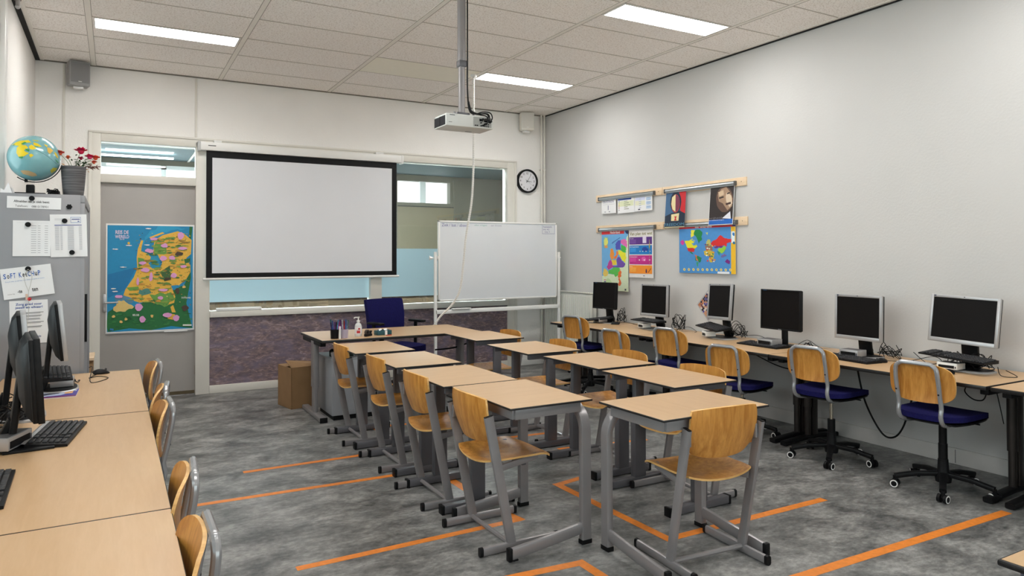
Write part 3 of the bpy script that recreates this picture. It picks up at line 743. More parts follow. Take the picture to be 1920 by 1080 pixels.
# teacher desk
t, cx, cy = long_table('teacher_desk', 'wide teacher desk with black edge, pens, bottle and tissue box on it', 'desk', 1.645, 3.265, 6.42, 7.27, .757, [(1.675, 6.85), (3.20, 6.85)], M_metal_dk, None, M_top, along='y')
for lx in (1.675, 3.20):
    m = MB(); m.rtube([(lx-cx, -.04+0, .045), (lx-cx, -.04, .30)], .105, .04, (0, 1, 0), M_metal); m.rtube([(lx-cx, -.04, .28), (lx-cx, -.04, .72)], .125, .052, (0, 1, 0), M_metal); m.build('leg', t)
    m = MB(); m.rtube([(lx-cx, -.36, .024), (lx-cx, .34, .024)], .065, .042, (1, 0, 0), M_metal, rr=.2)
    f = m.build('foot', t)
    m = MB(); m.lohi((lx-cx-.034, -.375, 0), (lx-cx+.034, -.357, .046), M_black, .003); m.build('end_cap', f)

# ================================================================== COMPUTERS
def make_monitor(label, w_, h_, style, z0, tilt=0., loc=(0,0,0), rz=0, roll=0., zt=.73, group=None, base='disc', logo=True, neck='slant'):
    """screen faces +x locally; z0 = height of the panel's lower edge above the floor, origin on the table at height zt"""
    t = thing('monitor', label, 'monitor', (loc[0], loc[1], zt), rz, group)
    mb_ = M_silver if style == 'silver' else M_black
    R = Matrix.Rotation(-tilt, 3, 'Y') @ Matrix.Rotation(roll, 3, 'X')
    c = V((0, 0, z0-zt+h_/2))
    bz = .020 if style != 'slim' else .014
    def B(mb, lo, hi, mm, bev=0):
        ce = V([(lo[i]+hi[i])/2 for i in range(3)]); mb.box(c+R @ ce, [abs(hi[i]-lo[i]) for i in range(3)], mm, R, bev)
    m = MB(); bb = bz*1.5 if style == 'silver' else bz
    B(m, (-.012, -w_/2, -h_/2), (.012, -w_/2+bz, h_/2), mb_, .003); B(m, (-.012, w_/2-bz, -h_/2), (.012, w_/2, h_/2), mb_, .003)
    B(m, (-.012, -w_/2+.004, h_/2-bz), (.0118, w_/2-.004, h_/2), mb_, .003); B(m, (-.012, -w_/2+.004, -h_/2), (.0118, w_/2-.004, -h_/2+bb), mb_, .003)
    fr_ = m.build('bezel', t)
    m = MB(); B(m, (-.008, -w_/2+bz*.8, -h_/2+bb*.8), (.006, w_/2-bz*.8, h_/2-bz*.8), M_screen); m.build('screen', t)
    m = MB(); B(m, (-.030, -w_/2+.003, -h_/2+.003), (-.008, w_/2-.003, h_/2-.003), M_black, .006); 
    prof = [(-.029, w_/2-.008, h_/2-.008), (-.050, w_/2-.035, h_/2-.035), (-.066, w_/2-.10, h_/2-.09), (-.070, w_/2-.12, h_/2-.105)]
    vs = [c+R @ V((x, sy*y, sz*z)) for x, y, z in prof for sy, sz in ((-1,-1),(1,-1),(1,1),(-1,1))]
    m.add(vs, [(k*4+j, k*4+(j+1) % 4, k*4+4+(j+1) % 4, k*4+4+j) for k in range(3) for j in range(4)]+[(12,13,14,15)], M_black)
    m.build('back_cover', t)
    # marks on the bezel
    m = MB()
    if style == 'silver': B(m, (.0122, -w_/2+.022, h_/2-.014), (.0128, -w_/2+.036, h_/2-.005), C_(60, 65, 90)); B(m, (.0122, -.004, h_/2-.011), (.0128, .004, h_/2-.006), M_black)
    else: B(m, (.0122, -.016, -h_/2+.004), (.0126, .016, -h_/2+.008), C_(150, 150, 155)); B(m, (.0122, -w_/2+.03, h_/2-.012), (.0126, -w_/2+.07, h_/2-.004), C_(20, 60, 90))
    m.build('bezel_mark', fr_)
    # stand
    zc = c.z; m = MB()
    if neck == 'slant':
        m.rtube([(-.10, 0, .012), (-.085, 0, .05), (-.062, 0, max(zc-.05, .09)), (-.055, 0, zc+.01)], .11, .028, (0, 1, 0), M_black, rr=.3)
        m.rtube([(-.12, 0, .012), (-.125, 0, .04), (-.085, 0, .12)], .06, .03, (0, 1, 0), M_black, rr=.3)
    else:
        m.rtube([(-.05, 0, .012), (-.05, 0, zc-.02)], .055, .03, (0, 1, 0), M_black, rr=.3); m.box((-.055, 0, zc-.02), (.05, .10, .09), M_black, bev=.004)
    m.build('neck', t)
    m = MB(); prof = []
    if base == 'disc':
        n = 36; k = []
        for j in range(n): a = 2*PI*j/n; k.append((-.02+.108*math.copysign(abs(math.cos(a))**.8, math.cos(a)), .185*math.copysign(abs(math.sin(a))**.8, math.sin(a))))
        vs = [(x, y, 0) for x, y in k]+[(x, y, .009) for x, y in k]+[((x+.02)*.93-.02, y*.93, .014) for x, y in k]+[((x+.02)*.80-.02, y*.80, .0155) for x, y in k]
        fs = []
        for r in range(3): fs += [(r*n+j, r*n+(j+1) % n, (r+1)*n+(j+1) % n, (r+1)*n+j) for j in range(n)]
        m.add(vs, fs[:2*n]+[tuple(reversed(range(n)))], M_silver); o = len(m.v)
        m.add([vs[i] for i in range(2*n, 4*n)], [(j, (j+1) % n, n+(j+1) % n, n+j) for j in range(n)]+[tuple(range(n, 2*n))], M_silver if style == 'silver' and base == 'x' else M_black)
    else: m.box((-.03, 0, .006), (.18, .24, .012), M_black, bev=.004)
    m.build('base', t)
    return t
GM = 'monitors on the right wall tables'
PIM = PI
make_monitor('small black monitor farthest back, beside the radiator, screen dark', .40, .315, 'slim', .893, .05, (5.06, 6.74), PI+.08, group=GM)
make_monitor('silver framed monitor second from the radiator, below the coloured law poster', .405, .345, 'silver', .870, .04, (5.05, 5.85), PI+.06, group=GM)
make_monitor('silver framed monitor turned and tilted back, hiding half the mosaic print', .385, .345, 'silver', .905, .10, (5.06, 4.92), PI-.22, roll=.03, group=GM)
make_monitor('slim black square monitor on a straight neck, fourth from the radiator', .43, .350, 'slim', .870, .02, (5.06, 4.21), PI-.03, group=GM, base='square', neck='straight')
make_monitor('silver framed square monitor, second nearest on the right wall tables', .415, .352, 'silver', .858, .03, (5.06, 3.475), PI-.06, group=GM)
make_monitor('wide silver monitor nearest the camera, tilted back, on the right wall tables', .455, .330, 'silver', .908, .12, (5.06, 2.69), PI-.01, roll=-.03, group=GM)
GM = 'monitors on the left tables'
make_monitor('silver edged monitor seen edge-on, nearest the grey cabinet', .40, .34, 'silver', .91, .10, (-.272, 5.085), .075, zt=.72, group=GM)
make_monitor('silver edged monitor seen from behind at the left picture edge', .40, .34, 'silver', .905, .08, (-.385, 4.31), .10, zt=.72, group=GM)
make_monitor('all-black monitor seen from behind, nearest of the three on the left tables', .41, .345, 'black', .845, .06, (-.285, 3.625), .12, zt=.72, group=GM, base='square')

def make_client(label, loc, rz, w_=.13, d_=.12, h_=.042, group=None, col=None):
    t = thing('mini_computer', label, 'mini computer', loc, rz, group)
    m = MB(); m.lohi((-d_/2, -w_/2, .003), (d_/2, w_/2, h_), col or M_silver, .003); m.lohi((-d_/2+.004, -w_/2+.004, .0), (d_/2-.004, w_/2-.004, .004), M_black); m.build('case', t)
    m = MB(); m.lohi((d_/2-.0005, -w_/2+.012, .010), (d_/2+.0012, w_/2-.02, h_-.016), M_black); m.lohi((d_/2-.0005, w_/2-.016, .012), (d_/2+.0015, w_/2-.008, h_-.02), C_(70, 70, 80)); m.lohi((-d_/2+.01, -w_/2+.01, h_-.001), (d_/2-.01, w_/2-.01, h_+.0008), C_(90, 88, 90)); m.build('front_slots', t)
    return t
GC = 'mini computers on the right wall tables'
zb = TZ+.016
make_client('silver mini computer under the small black monitor by the radiator', (4.985, 6.72, zb), PI-.1, .12, .11, .04, GC)
make_client('pale mini computer block under the second monitor from the radiator', (4.98, 5.93, zb), PI-.1, .10, .10, .05, GC, M_white)
make_client('pale mini computer under the turned silver monitor', (4.975, 4.98, zb), PI-.4, .10, .10, .05, GC, M_white)
make_client('silver grey mini computer in front of the slim black monitor neck', (4.965, 4.25, TZ+.013), PI, .16, .13, .055, GC)
make_client('silver grey mini computer under the second nearest silver monitor', (4.955, 3.45, zb), PI, .155, .11, .050, GC)
make_client('white fronted mini computer with a bar label under the wide silver monitor', (4.955, 2.72, zb), PI, .135, .10, .045, GC, M_white)
GC = 'mini computers on the left tables'
make_client('silver mini computer under the tilted keyboard by the grey cabinet', (-.27, 5.10, .736), 0, .13, .12, .05, GC)
make_client('silver mini computer with black slots lying beside the silver edged keyboard', (-.41, 3.60, .733), -.35, .19, .16, .055, GC)

def make_kb():
    t = thing('keyboard', '', 'keyboard')
    m = MB(); L_, W_ = .45, .155
    m.add([(-W_/2, -L_/2, 0), (W_/2, -L_/2, 0), (W_/2, L_/2, 0), (-W_/2, L_/2, 0), (-W_/2, -L_/2, .022), (W_/2, -L_/2, .010), (W_/2, L_/2, .010), (-W_/2, L_/2, .022)],
          [(3,2,1,0),(4,5,6,7),(0,1,5,4),(2,3,7,6),(1,2,6,5),(3,0,4,7)], M_black)
    m.build('body', t, angle=20)
    k = MB(); key = mat('key caps', (.030, .030, .034), .5, noise=.3, nscale=60)
    for r in range(6):
        x = -W_/2+.018+r*.0225+(.004 if r else 0); z = .022-.012*((x+W_/2)/W_)
        y = -L_/2+.010
        segs = [(.0,.285),(.297,.348),(.36,.43)]
        for a, b in segs:
            if r == 4 and a > .29 and a < .35: a, b = .313, .331
            q = a
            while q < b-.008:
                wk = .0175
                if r == 5 and a == 0 and .075 < q < .19: wk = .115
                if q+wk > b: break
                yy = L_/2-.010-q-wk/2; k.box((x, yy, z+.003), (.0175, wk-.003, .008), key, bev=.0015); q += wk+.0015
    k.build('keys', t)
    return t
KB = make_kb()
GK = 'keyboards'
def kb(x, y, z, rz, lab, rx=0., ry=0.):
    o = put(KB, (x, y, z), rz, lab, GK); o.rotation_euler = (rx, ry, rz); return o
kb(4.93, 4.30, TZ+.001, PI-.04, 'long black keyboard lying flat in front of the slim black monitor')
kb(4.83, 3.40, TZ+.001, PI-.10, 'black keyboard lying in front of the second nearest silver monitor')
kb(4.975, 2.69, TZ+.088, PI-.08, 'black keyboard balanced on the mini computer below the wide silver monitor', rx=-.05)
kb(5.00, 4.95, TZ+.098, PI-.35, 'black keyboard resting on the mini computer under the turned silver monitor', rx=-.04, ry=.12)
kb(4.98, 5.87, TZ+.088, PI-.12, 'black keyboard resting on the mini computer under the second monitor from the radiator')
kb(4.93, 6.80, TZ+.030, PI+.60, 'black keyboard leaning askew against the base of the small black monitor', rx=.13)
kb(-.305, 5.19, .793, .08, 'black keyboard on top of a mini computer near the grey cabinet', rx=.04)
k2 = kb(-.215, 3.755, .722, -.13, 'black keyboard with a silver strip along its left side, on the left middle table')
for ch in list(k2.children): pass
m = MB(); m.add([(-.118, -.226, .003), (-.074, -.226, .0235), (-.074, .226, .0235), (-.118, .226, .003), (-.088, -.226, .0255), (-.088, .226, .0255)], [(0,4,5,3),(4,1,2,5)], M_silver); tag(m.build('silver_strip', k2), 'silver strip')
kb(-.385, 2.97, .722, .03, 'black keyboard cut by the left picture edge on the left middle table')

def make_mouse():
    t = thing('mouse', '', 'mouse')
    m = MB(); m.plate(lambda u, v: ((v*.055*math.sqrt(1-.5*u*u*.9), u*.030*math.sqrt(1-.5*v*v*.9), .004+.028*(1-u*u*.8)*(1-(v+.15)**2*.8)), (0,0,1)), .004, M_black, M_black, 12, 14)
    m.lohi((-.045, -.022, 0), (.045, .022, .010), M_black, .004); m.build('shell', t)
    m = MB(); m.cyl((.03, -.003, .028), (.03, .003, .028), .007, C_(60, 60, 64), n=12); m.build('wheel', t)
    return t
MO = make_mouse()
put(MO, (-.075, 5.60, .722), .25, 'black mouse near the far edge of the rearmost left table', 'mice')
put(MO, (5.03, 6.50, TZ+.002), 2.3, 'black mouse beside the small black monitor near the radiator', 'mice')
put(MO, (4.90, 3.19, TZ+.002), 2.9, 'black mouse right of the flat keyboard by the second nearest silver monitor', 'mice')
put(MO, (5.02, 5.60, TZ+.002), 2.5, 'black mouse at the foot of the second monitor from the radiator', 'mice')
put(MO, (4.80, 2.66, TZ+.002), 2.9, 'black mouse below the wide silver monitor, partly behind the chair tube', 'mice')

# cable tangles, one per computer
def tangle(label, c, r, n, seed, hgt=.10, loose=None, z=TZ, group='cable tangles'):
    rd = random.Random(seed); m = MB()
    for k in range(n):
        pts = []; a = rd.uniform(0, 6.28)
        for q in range(7):
            a += rd.uniform(.5, 1.3); rr = r*rd.uniform(.3, .8)
            pts.append((c[0]+rr*math.cos(a)*.55, c[1]+rr*math.sin(a), z+.004+(abs(math.sin(q*.9+k)))*hgt*rd.uniform(.2, 1)))
        m.tube(wire(pts, .003, None), .0028, M_black, 6)
    for p in (loose or []): m.tube(wire(p, .003, None), .0025, M_black, 6)
    o = m.build('cable'); return tag(o, label, 'cable', group)
tangle('black cable tangle behind the small black monitor by the radiator', (5.17, 6.56), .11, 6, 1, .20, [[(5.03, 6.50, .75), (5.1, 6.40, .76), (5.2, 6.30, .735), (5.22, 6.42, .735)]])
tangle('black cable tangle right of the second monitor from the radiator', (5.19, 5.62), .13, 7, 2, .19, [[(5.1, 5.6, .74), (5.2, 5.5, .78), (5.27, 5.45, .735), (5.2, 5.4, .735)]])
tangle('black cable tangle under and right of the turned silver monitor', (5.17, 4.80), .14, 7, 3, .18, [[(5.15, 4.75, .76), (5.2, 4.6, .78), (5.25, 4.52, .75)]])
tangle('thin black cables and plug between the slim black monitor and its silver neighbour', (5.18, 4.02), .07, 2, 4, .05, [[(5.2, 4.15, .74), (5.2, 4.05, .79), (5.15, 3.92, .76), (5.12, 3.84, .742), (5.08, 3.80, .74)], [(5.1, 3.86, .742), (5.05, 3.80, .742)]])
tangle('black cable loops right of the second nearest silver monitor', (5.18, 3.30), .12, 6, 5, .12, [[(4.93, 3.17, .745), (5.1, 3.1, .74), (5.2, 2.98, .78), (5.2, 2.92, .75), (5.1, 2.96, .74), (5.16, 3.1, .80)]])
tangle('black cable loops under the wide silver monitor', (5.10, 2.68), .20, 8, 6, .13, [[(5.0, 2.45, .79), (4.98, 2.42, .74), (5.05, 2.36, .735), (5.1, 2.45, .76)]])
tangle('black cable bundle behind the monitors at the left picture edge', (-.46, 4.15), .30, 12, 7, .14, z=.72)
tangle('thin black mouse and keyboard cables beside the left mini computer', (-.20, 5.30), .05, 1, 8, .02, [[(-.14, 5.45, .79), (-.12, 5.38, .80), (-.13, 5.25, .75), (-.12, 5.22, .724), (-.07, 5.26, .724), (-.03, 5.38, .724), (-.09, 5.48, .724), (-.14, 5.42, .724), (-.1, 5.52, .73)]], z=.72)
def cable(label, pts, r=.006, mm=None, group=None):
    m = MB(); m.tube(wire(pts, r, None), r, mm or M_black, 8); return tag(m.build('cable'), label, 'cable', group)
cable('thick black cable drooping in a long loop below the table edge', [(5.20, 3.60, .70), (5.22, 3.595, .6), (5.22, 3.53, .35), (5.22, 3.40, .14), (5.22, 3.30, .12), (5.22, 3.22, .22), (5.22, 3.15, .45), (5.2, 3.1, .70)], .007)
cable('black cables sagging below the middle computer table', [(5.1, 4.75, .70), (5.15, 4.55, .60), (5.2, 4.3, .52), (5.2, 4.0, .53), (5.1, 3.95, .62), (5.05, 3.92, .69)], .005)
cable('black cable strung under the middle computer table, the upper of two', [(5.1, 4.95, .70), (5.15, 4.6, .62), (5.15, 4.2, .62), (5.05, 4.0, .67)], .006)
cable('small cable loop hanging under the near table corner', [(4.8, 2.52, .70), (4.8, 2.55, .64), (4.8, 2.50, .595), (4.8, 2.44, .60), (4.8, 2.42, .66), (4.8, 2.45, .70)], .004)
cable('thin cables hanging beside the near table leg', [(4.9, 2.42, .70), (4.92, 2.40, .55), (4.9, 2.37, .45)], .003)
cable('black lever and cable reaching out below the teacher desk end', [(3.0, 7.0, .52), (3.15, 6.85, .55), (3.28, 6.72, .62), (3.32, 6.66, .70)], .008)
# magazine
t = thing('magazine', 'purple and blue magazine on the rearmost left table', 'magazine', (-.283, 4.885, .7218), -.03)
m = MB(); m.lohi((-.10, -.13, 0), (.10, .13, .004), M_paper); m.build('pages', t)
pr = Print((-.10, .13, .004), (1,0,0), (0,-1,0), .20, .26, (0,0,1)); pr.rect(0,0,1,1,C_(70,60,150)); pr.up(); pr.poly([(0,.35),(.55,.15),(.85,.4),(.6,.75),(0,.9)],C_(180,190,215)); pr.rect(0,.86,1,1,C_(120,30,90)); pr.up(); pr.poly([(.1,.5),(.5,.35),(.55,.5),(.2,.65)],C_(40,40,60)); pr.rect(.68,.2,.88,.6,C_(225,170,110)); pr.rect(.9,.2,.96,.3,C_(210,210,240)); pr.up(); pr.rect(.72,.25,.84,.4,C_(190,110,70)); pr.build('cover_print', t)
# ================================================================== PROJECTION SCREEN
t = thing('projection_screen', 'large pull-down projection screen with black border hanging over the glazing', 'screen', (1.99, YB-.07, 0))
oy = YB-.07
m = MB(); m.lohi((.80-1.99, -.045, 2.700), (3.17-1.99, .045, 2.79), M_white, .006); cs_ = m.build('case', t)
m = MB(); m.lohi((.795-1.99, -.05, 2.69), (.825-1.99, .05, 2.795), mat('grey end cap', (.55,.56,.56), .4, noise=.03), .006); m.lohi((3.15-1.99, -.05, 2.69), (3.18-1.99, .05, 2.795), M_white, .006); m.build('end_cap', cs_)
m = MB(); m.lohi((.90-1.99, -.0462, 2.747), (.98-1.99, -.045, 2.757), C_(90,90,90)); m.lohi((.96-1.99, -.03, 2.79), (1.04-1.99, .07, 2.815), M_white); m.lohi((2.82-1.99, -.03, 2.79), (2.92-1.99, .07, 2.815), M_white); m.build('bracket', cs_)
SX0, SX1, SZ0, SZ1 = .885-1.99, 3.10-1.99, 1.285, 2.70
m = MB(); m.lohi((SX0, -.002, SZ0), (SX1, .002, SZ1), M_screen_cloth); c_ = m.build('cloth', t)
m = MB(); b = .062
for x0, x1, z0, z1 in ((SX0, SX0+b, SZ0, SZ1), (SX1-b, SX1, SZ0, SZ1), (SX0+b, SX1-b, SZ1-.075, SZ1), (SX0+b, SX1-b, SZ0, SZ0+.055)): m.lohi((x0, -.0032, z0), (x1, -.0018, z1), M_black)
m.build('black_border', c_)
m = MB(); m.tube([(SX0-.03, 0, SZ0-.01), (SX1+.03, 0, SZ0-.01)], .014, M_white, 12); m.build('bottom_bar', t)

# ================================================================== PROJECTOR
Z3 = .045
t = thing('projector_pole', 'grey square telescopic pole hanging from the ceiling', 'pole', (2.19, 4.62, ZC))
m = MB(); m.rtube([(0, 0, 0), (0, 0, -.62)], .050, .050, (1, 0, 0), M_metal, rr=.15); m.build('outer_tube', t)
m = MB(); m.rtube([(0, 0, -.60), (0, 0, -.98)], .040, .040, (1, 0, 0), M_metal, rr=.15); m.lohi((-.028, -.028, -.63), (.028, .028, -.585), M_metal_dk, .002); m.build('inner_tube', t)
m = MB(); m.lohi((-.05, -.035, -.985), (.05, .035, -.965), M_metal_dk, .003); m.build('mount_plate', t)
PJ = thing('projector', 'white ceiling projector with dark side grille and cable sockets', 'projector', (2.20, 4.62, 2.44), 0)
# body: near corner N(2.03,4.52) R(2.395,4.526) L(1.998,4.725)
a_ = .0
m = MB(); X0, X1, Y0, Y1 = -.178, .196, -.10, .11
m.lohi((X0, Y0, 0), (X1, Y1, .082), mat('projector white', (.66,.665,.64), .45, noise=.03), .006)
m.lohi((X0+.004, Y0+.004, .082), (X1-.004, Y1-.004, .088), M_white, .003); pb = m.build('body', PJ)
m = MB(); m.lohi((X0-.0015, Y0+.014, .008), (X0+.002, Y1-.006, .074), M_black)
for k in range(9): m.lohi((X0-.004, Y0+.018, .011+k*.007), (X0-.001, Y1-.01, .0135+k*.007), mat('grille bar', (.03,.03,.04), .5, noise=.1))
m.lohi((X0-.005, .0, .008), (X0-.001, .004, .074), M_black); m.build('grille', PJ)
m = MB(); m.lohi((.035, Y0-.0015, .010), (.180, Y0+.002, .078), mat('socket panel', (.36,.36,.34), .5, noise=.03))
m.lohi((.083, Y0-.003, .050), (.112, Y0-.001, .068), M_black); m.lohi((.12, Y0-.003, .046), (.14, Y0-.001, .06), M_black)
for x in (.045, .06, .09, .11): m.lohi((x, Y0-.003, .014), (x+.012, Y0-.001, .022), M_black)
for x, z in ((.128,.016),(.142,.016),(.156,.016),(.142,.03),(.156,.03),(.17,.045),(.092,.038),(.1,.04)): m.cyl((x, Y0-.0035, z), (x, Y0-.001, z), .0045, M_black, n=12)
m.build('socket_panel', PJ)
m = MB(); m.lohi((-.15, Y0-.0012, .074), (-.11, Y0+.001, .079), C_(90,90,88)); m.lohi((-.158, Y0-.0015, .024), (-.132, Y0+.001, .027), C_(90,95,95)); m.lohi((.05, .06, -.0015), (.10, .075, .001), M_metal_dk); m.build('mark', PJ)
m = MB(); m.cyl((-.09, Y1-.005, .045), (-.09, Y1+.02, .045), .032, M_black); m.build('lens', PJ)
m = MB(); m.lohi((-.10, -.06, .088), (.07, .05, .094), M_metal_dk, .002)
for x, y in ((-.09,-.05),(.06,-.05),(-.09,.04),(.06,.04)): m.cyl((x, y, .09), (x, y, .112), .008, M_metal, n=10)
m.lohi((-.045, -.03, .094), (.03, .03, .115), M_metal_dk, .004); m.build('mounting_cradle', PJ)
m = MB()
for k, (pts) in enumerate([[(.022,-.028,.95),(.022,-.028,.6),(.022,-.028,.3),(.03,-.04,.14),(.06,-.07,.105),(.11,-.10,.118),(.155,-.13,.11),(.172,-.13,.075),(.165,-.105,.045)],
                           [(.028,-.022,.95),(.028,-.022,.5),(.026,-.03,.25),(.04,-.05,.125),(.08,-.09,.105),(.13,-.125,.10),(.14,-.125,.07),(.10,-.104,.06)],
                           [(.03,-.035,.2),(.05,-.05,.12),(.09,-.085,.10),(.13,-.12,.085),(.145,-.125,.05),(.125,-.115,.03),(.10,-.104,.018)],
                           [(.04,-.05,.13),(.08,-.08,.107),(.14,-.12,.104),(.152,-.13,.06),(.14,-.105,.055)]]): m.tube(wire(pts, .0, None), .0042, M_black, 8)
for x, z in ((.165,.05),(.10,.06),(.125,.03),(.14,.055)): m.cyl((x, -.128, z), (x, -.10, z), .008, M_black, n=10)
m.build('cables', PJ)
# spiral cable hose from the ceiling to the teacher desk
m = MB(); path = [(3.44, 6.95, ZC), (3.44, 6.95, 3.2), (3.44, 6.95, 2.8), (3.435, 6.95, 2.45), (3.42, 6.97, 2.1), (3.37, 7.0, 1.75), (3.36, 7.05, 1.45), (3.35, 7.12, 1.15), (3.30, 7.22, .98), (3.20, 7.31, .85), (3.12, 7.35, .72)]
pw = wire(path, .012, None, sub=10)
m.tube(pw, .0105, mat('white hose', (.72,.70,.66), .4, noise=.03), 8)
# helical winding
Ls = [0]
for i in range(1, len(pw)): Ls.append(Ls[-1]+(pw[i]-pw[i-1]).length)
hel = []; turns = Ls[-1]/.02; N_ = int(turns*10)
for k in range(N_+1):
    s_ = k/N_*Ls[-1]; i = max(j for j in range(len(Ls)) if Ls[j] <= s_+1e-9); i = min(i, len(pw)-2)
    f_ = (s_-Ls[i])/(Ls[i+1]-Ls[i]); p = pw[i].lerp(pw[i+1], f_); tt = (pw[i+1]-pw[i]).normalized(); sx = tt.cross(V((0,1,0))).normalized(); sy = tt.cross(sx)
    a = 2*PI*k/10; hel.append(p+(sx*math.cos(a)+sy*math.sin(a))*.0112)
m.tube(hel, .0032, mat('hose winding', (.90,.89,.86), .35, noise=.03), 5)
m.cyl((3.44, 6.95, ZC-.001), (3.44, 6.95, ZC-.03), .035, M_white)
tag(m.build('cable_hose'), 'white spiral cable hose hanging from the ceiling to the teacher desk', 'cable hose')

# ================================================================== CLOCK, SPEAKERS, PIPES
t = thing('wall_clock', 'round wall clock with black rim and white face', 'clock', (5.043, YB, 2.573))
R90 = Matrix.Rotation(PI/2, 3, 'X')
def ring(m, r0, r1, y0, y1, mm, n=48):
    vs = []; prof = [(r0, y0), (r0, y1), (r1, y1), (r1, y0)]
    for r, y in prof:
        for j in range(n): a = 2*PI*j/n; vs.append((r*math.cos(a), y, r*math.sin(a)))
    fs = []
    for i in range(4):
        for j in range(n): fs.append((i*n+j, i*n+(j+1) % n, ((i+1) % 4)*n+(j+1) % n, ((i+1) % 4)*n+j))
    m.add(vs, fs, mm)
m = MB(); ring(m, .142, .166, -.001, -.045, M_black); m.build('rim', t)
m = MB(); m.cyl((0, -.002, 0), (0, -.030, 0), .143, mat('clock face', (.80,.80,.84), .5, noise=.02), n=48); m.build('face', t)
pr = Print((-.142, -.0305, .142), (1,0,0), (0,0,-1), .284, .284, (0,-1,0))
for k in range(12):
    a = 2*PI*k/12; x = .5+.385*math.sin(a); y = .5-.385*math.cos(a); s_ = str(k or 12); hw = .030*(len(s_))
    hw = {'1':.011,'10':.05,'11':.036,'12':.05}.get(s_, .027); pr.text(s_, x-hw, y-.05, x+hw, y+.05, M_black, True)
for k in range(60):
    a = 2*PI*k/60; c, s_ = math.sin(a), -math.cos(a); pr.poly([(.5+c*.46-s_*.003,.5+s_*.46+c*.003),(.5+c*.48-s_*.003,.5+s_*.48+c*.003),(.5+c*.48+s_*.003,.5+s_*.48-c*.003),(.5+c*.46+s_*.003,.5+s_*.46-c*.003)], M_black)
pr.build('numerals', t)
def hand(name, ang, l, wd, tail, y):
    m = MB(); c, s_ = math.sin(ang), math.cos(ang)
    m.add([(-s_*wd-c*tail, y, c*wd-s_*tail), (-s_*wd*.5+c*l, y, c*wd*.5+s_*l), (s_*wd*.5+c*l, y, -c*wd*.5+s_*l), (s_*wd-c*tail, y, -c*wd-s_*tail)], [(0,1,2,3)], M_black); m.build(name, t)
hand('hour_hand', math.radians(98), .07, .004, .02, -.033); hand('minute_hand', math.radians(33), .11, .003, .03, -.035); hand('second_hand', math.radians(128), .11, .0012, .04, -.037)

def speaker(label, x, rz, mm, group):
    t = thing('wall_speaker', label, 'speaker', (x, YB, 3.385), 0, group)
    Rz = Matrix.Rotation(rz, 3, 'Z')
    m = MB(); m.box((0, -.115, 0), (.185, .135, .245), mm, Rz, .010); m.build('cabinet', t)
    m = MB(); m.box(V((0, -.115, 0))+Rz @ V((0, -.069, .008)), (.165, .004, .205), mat('speaker grille' if mm is M_spk else 'white speaker grille', (.23,.23,.235) if mm is M_spk else (.70,.68,.63), .7, noise=.08, nscale=300), Rz); g_ = m.build('grille', t)
    m = MB(); m.box(V((0, -.115, 0))+Rz @ V((.0, -.072, -.085)), (.03, .002, .008), M_white, Rz); m.build('mark', g_)
    m = MB(); m.box((0, -.03, 0), (.05, .06, .12), M_black, None, .004); m.box((0, -.10, -.135), (.09, .06, .025), M_white, None, .004); m.build('bracket', t)
M_spk = mat('grey speaker body', (.33,.33,.335), .5, noise=.04)
speaker('grey loudspeaker under the ceiling in the left rear corner', -.325, .25, M_spk, 'wall loudspeakers')
speaker('white loudspeaker under the ceiling in the right rear corner above the clock', 4.985, -.30, M_trim, 'wall loudspeakers')
m = MB(); m.tube(wire([(-.43, YB-.03, 3.46), (-.40, YB-.06, 3.40), (-.41, YB-.06, 3.33), (-.36, YB-.1, 3.30)], .004, None), .004, M_black, 6); tag(m.build('cable'), 'short black cable beside the grey loudspeaker', 'cable')
def conduit(label, x, z0, z1, w_=.022):
    m = MB(); m.lohi((x-w_/2, YB-.014, z0), (x+w_/2, YB, z1), M_trim, .003); tag(m.build('cable_duct'), label, 'cable duct', 'white cable ducts on the rear wall')
conduit('thin cable duct running down from the grey loudspeaker', -.455, 1.96, ZC-.02); conduit('thin cable duct running from the ceiling to the projection screen case', .785, 2.84, ZC-.02)
for x, lab in ((5.262, 'left one of two thin cream heating pipes in the right rear corner'), (5.312, 'right one of two thin cream heating pipes in the right rear corner')):
    t = thing('heating_pipe', lab, 'pipe', (x, YB-.055, 0), 0, 'heating pipes')
    m = MB(); m.cyl((0, 0, .10), (0, 0, ZC-.002), .014, M_trim, n=14); m.build('pipe', t)
    m = MB(); m.lohi((-.005, 0, 2.735), (.005, .055, 2.75), M_trim); m.cyl((0, 0, 2.73), (0, 0, 2.755), .018, M_trim, n=14); m.build('clip', t)

# ================================================================== RADIATOR
t = thing('radiator', 'cream panel radiator on the right wall behind the rearmost computer', 'radiator', (XR-.036, 7.80, .135))
M_rad = mat('radiator enamel', (.68,.69,.64), .35, noise=.02)
m = MB(); m.lohi((-.075, -.55, .0), (-.055, .55, .90), M_rad, .004)
for k in range(33): y = -.53+k*.0331; m.rtube([(-.078, y, .03), (-.078, y, .87)], .017, .012, (0, 1, 0), M_rad, rr=.5)
m.build('panel', t)
m = MB(); m.lohi((-.09, -.56, .905), (-.0, .56, .92), M_rad, .006)
for k in range(30): m.lohi((-.0905, -.53+k*.036, .912), (-.0895, -.518+k*.036, .919), C_(120,120,112))
m.build('top_grille', t)
m = MB(); m.lohi((-.05, -.55, .0), (-.0, .55, .90), M_rad); m.build('rear_panel', t)
m = MB(); m.lohi((.0, -.45, .2), (.03, -.42, .8), M_rad); m.lohi((.0, .42, .2), (.03, .45, .8), M_rad); m.build('wall_bracket', t)

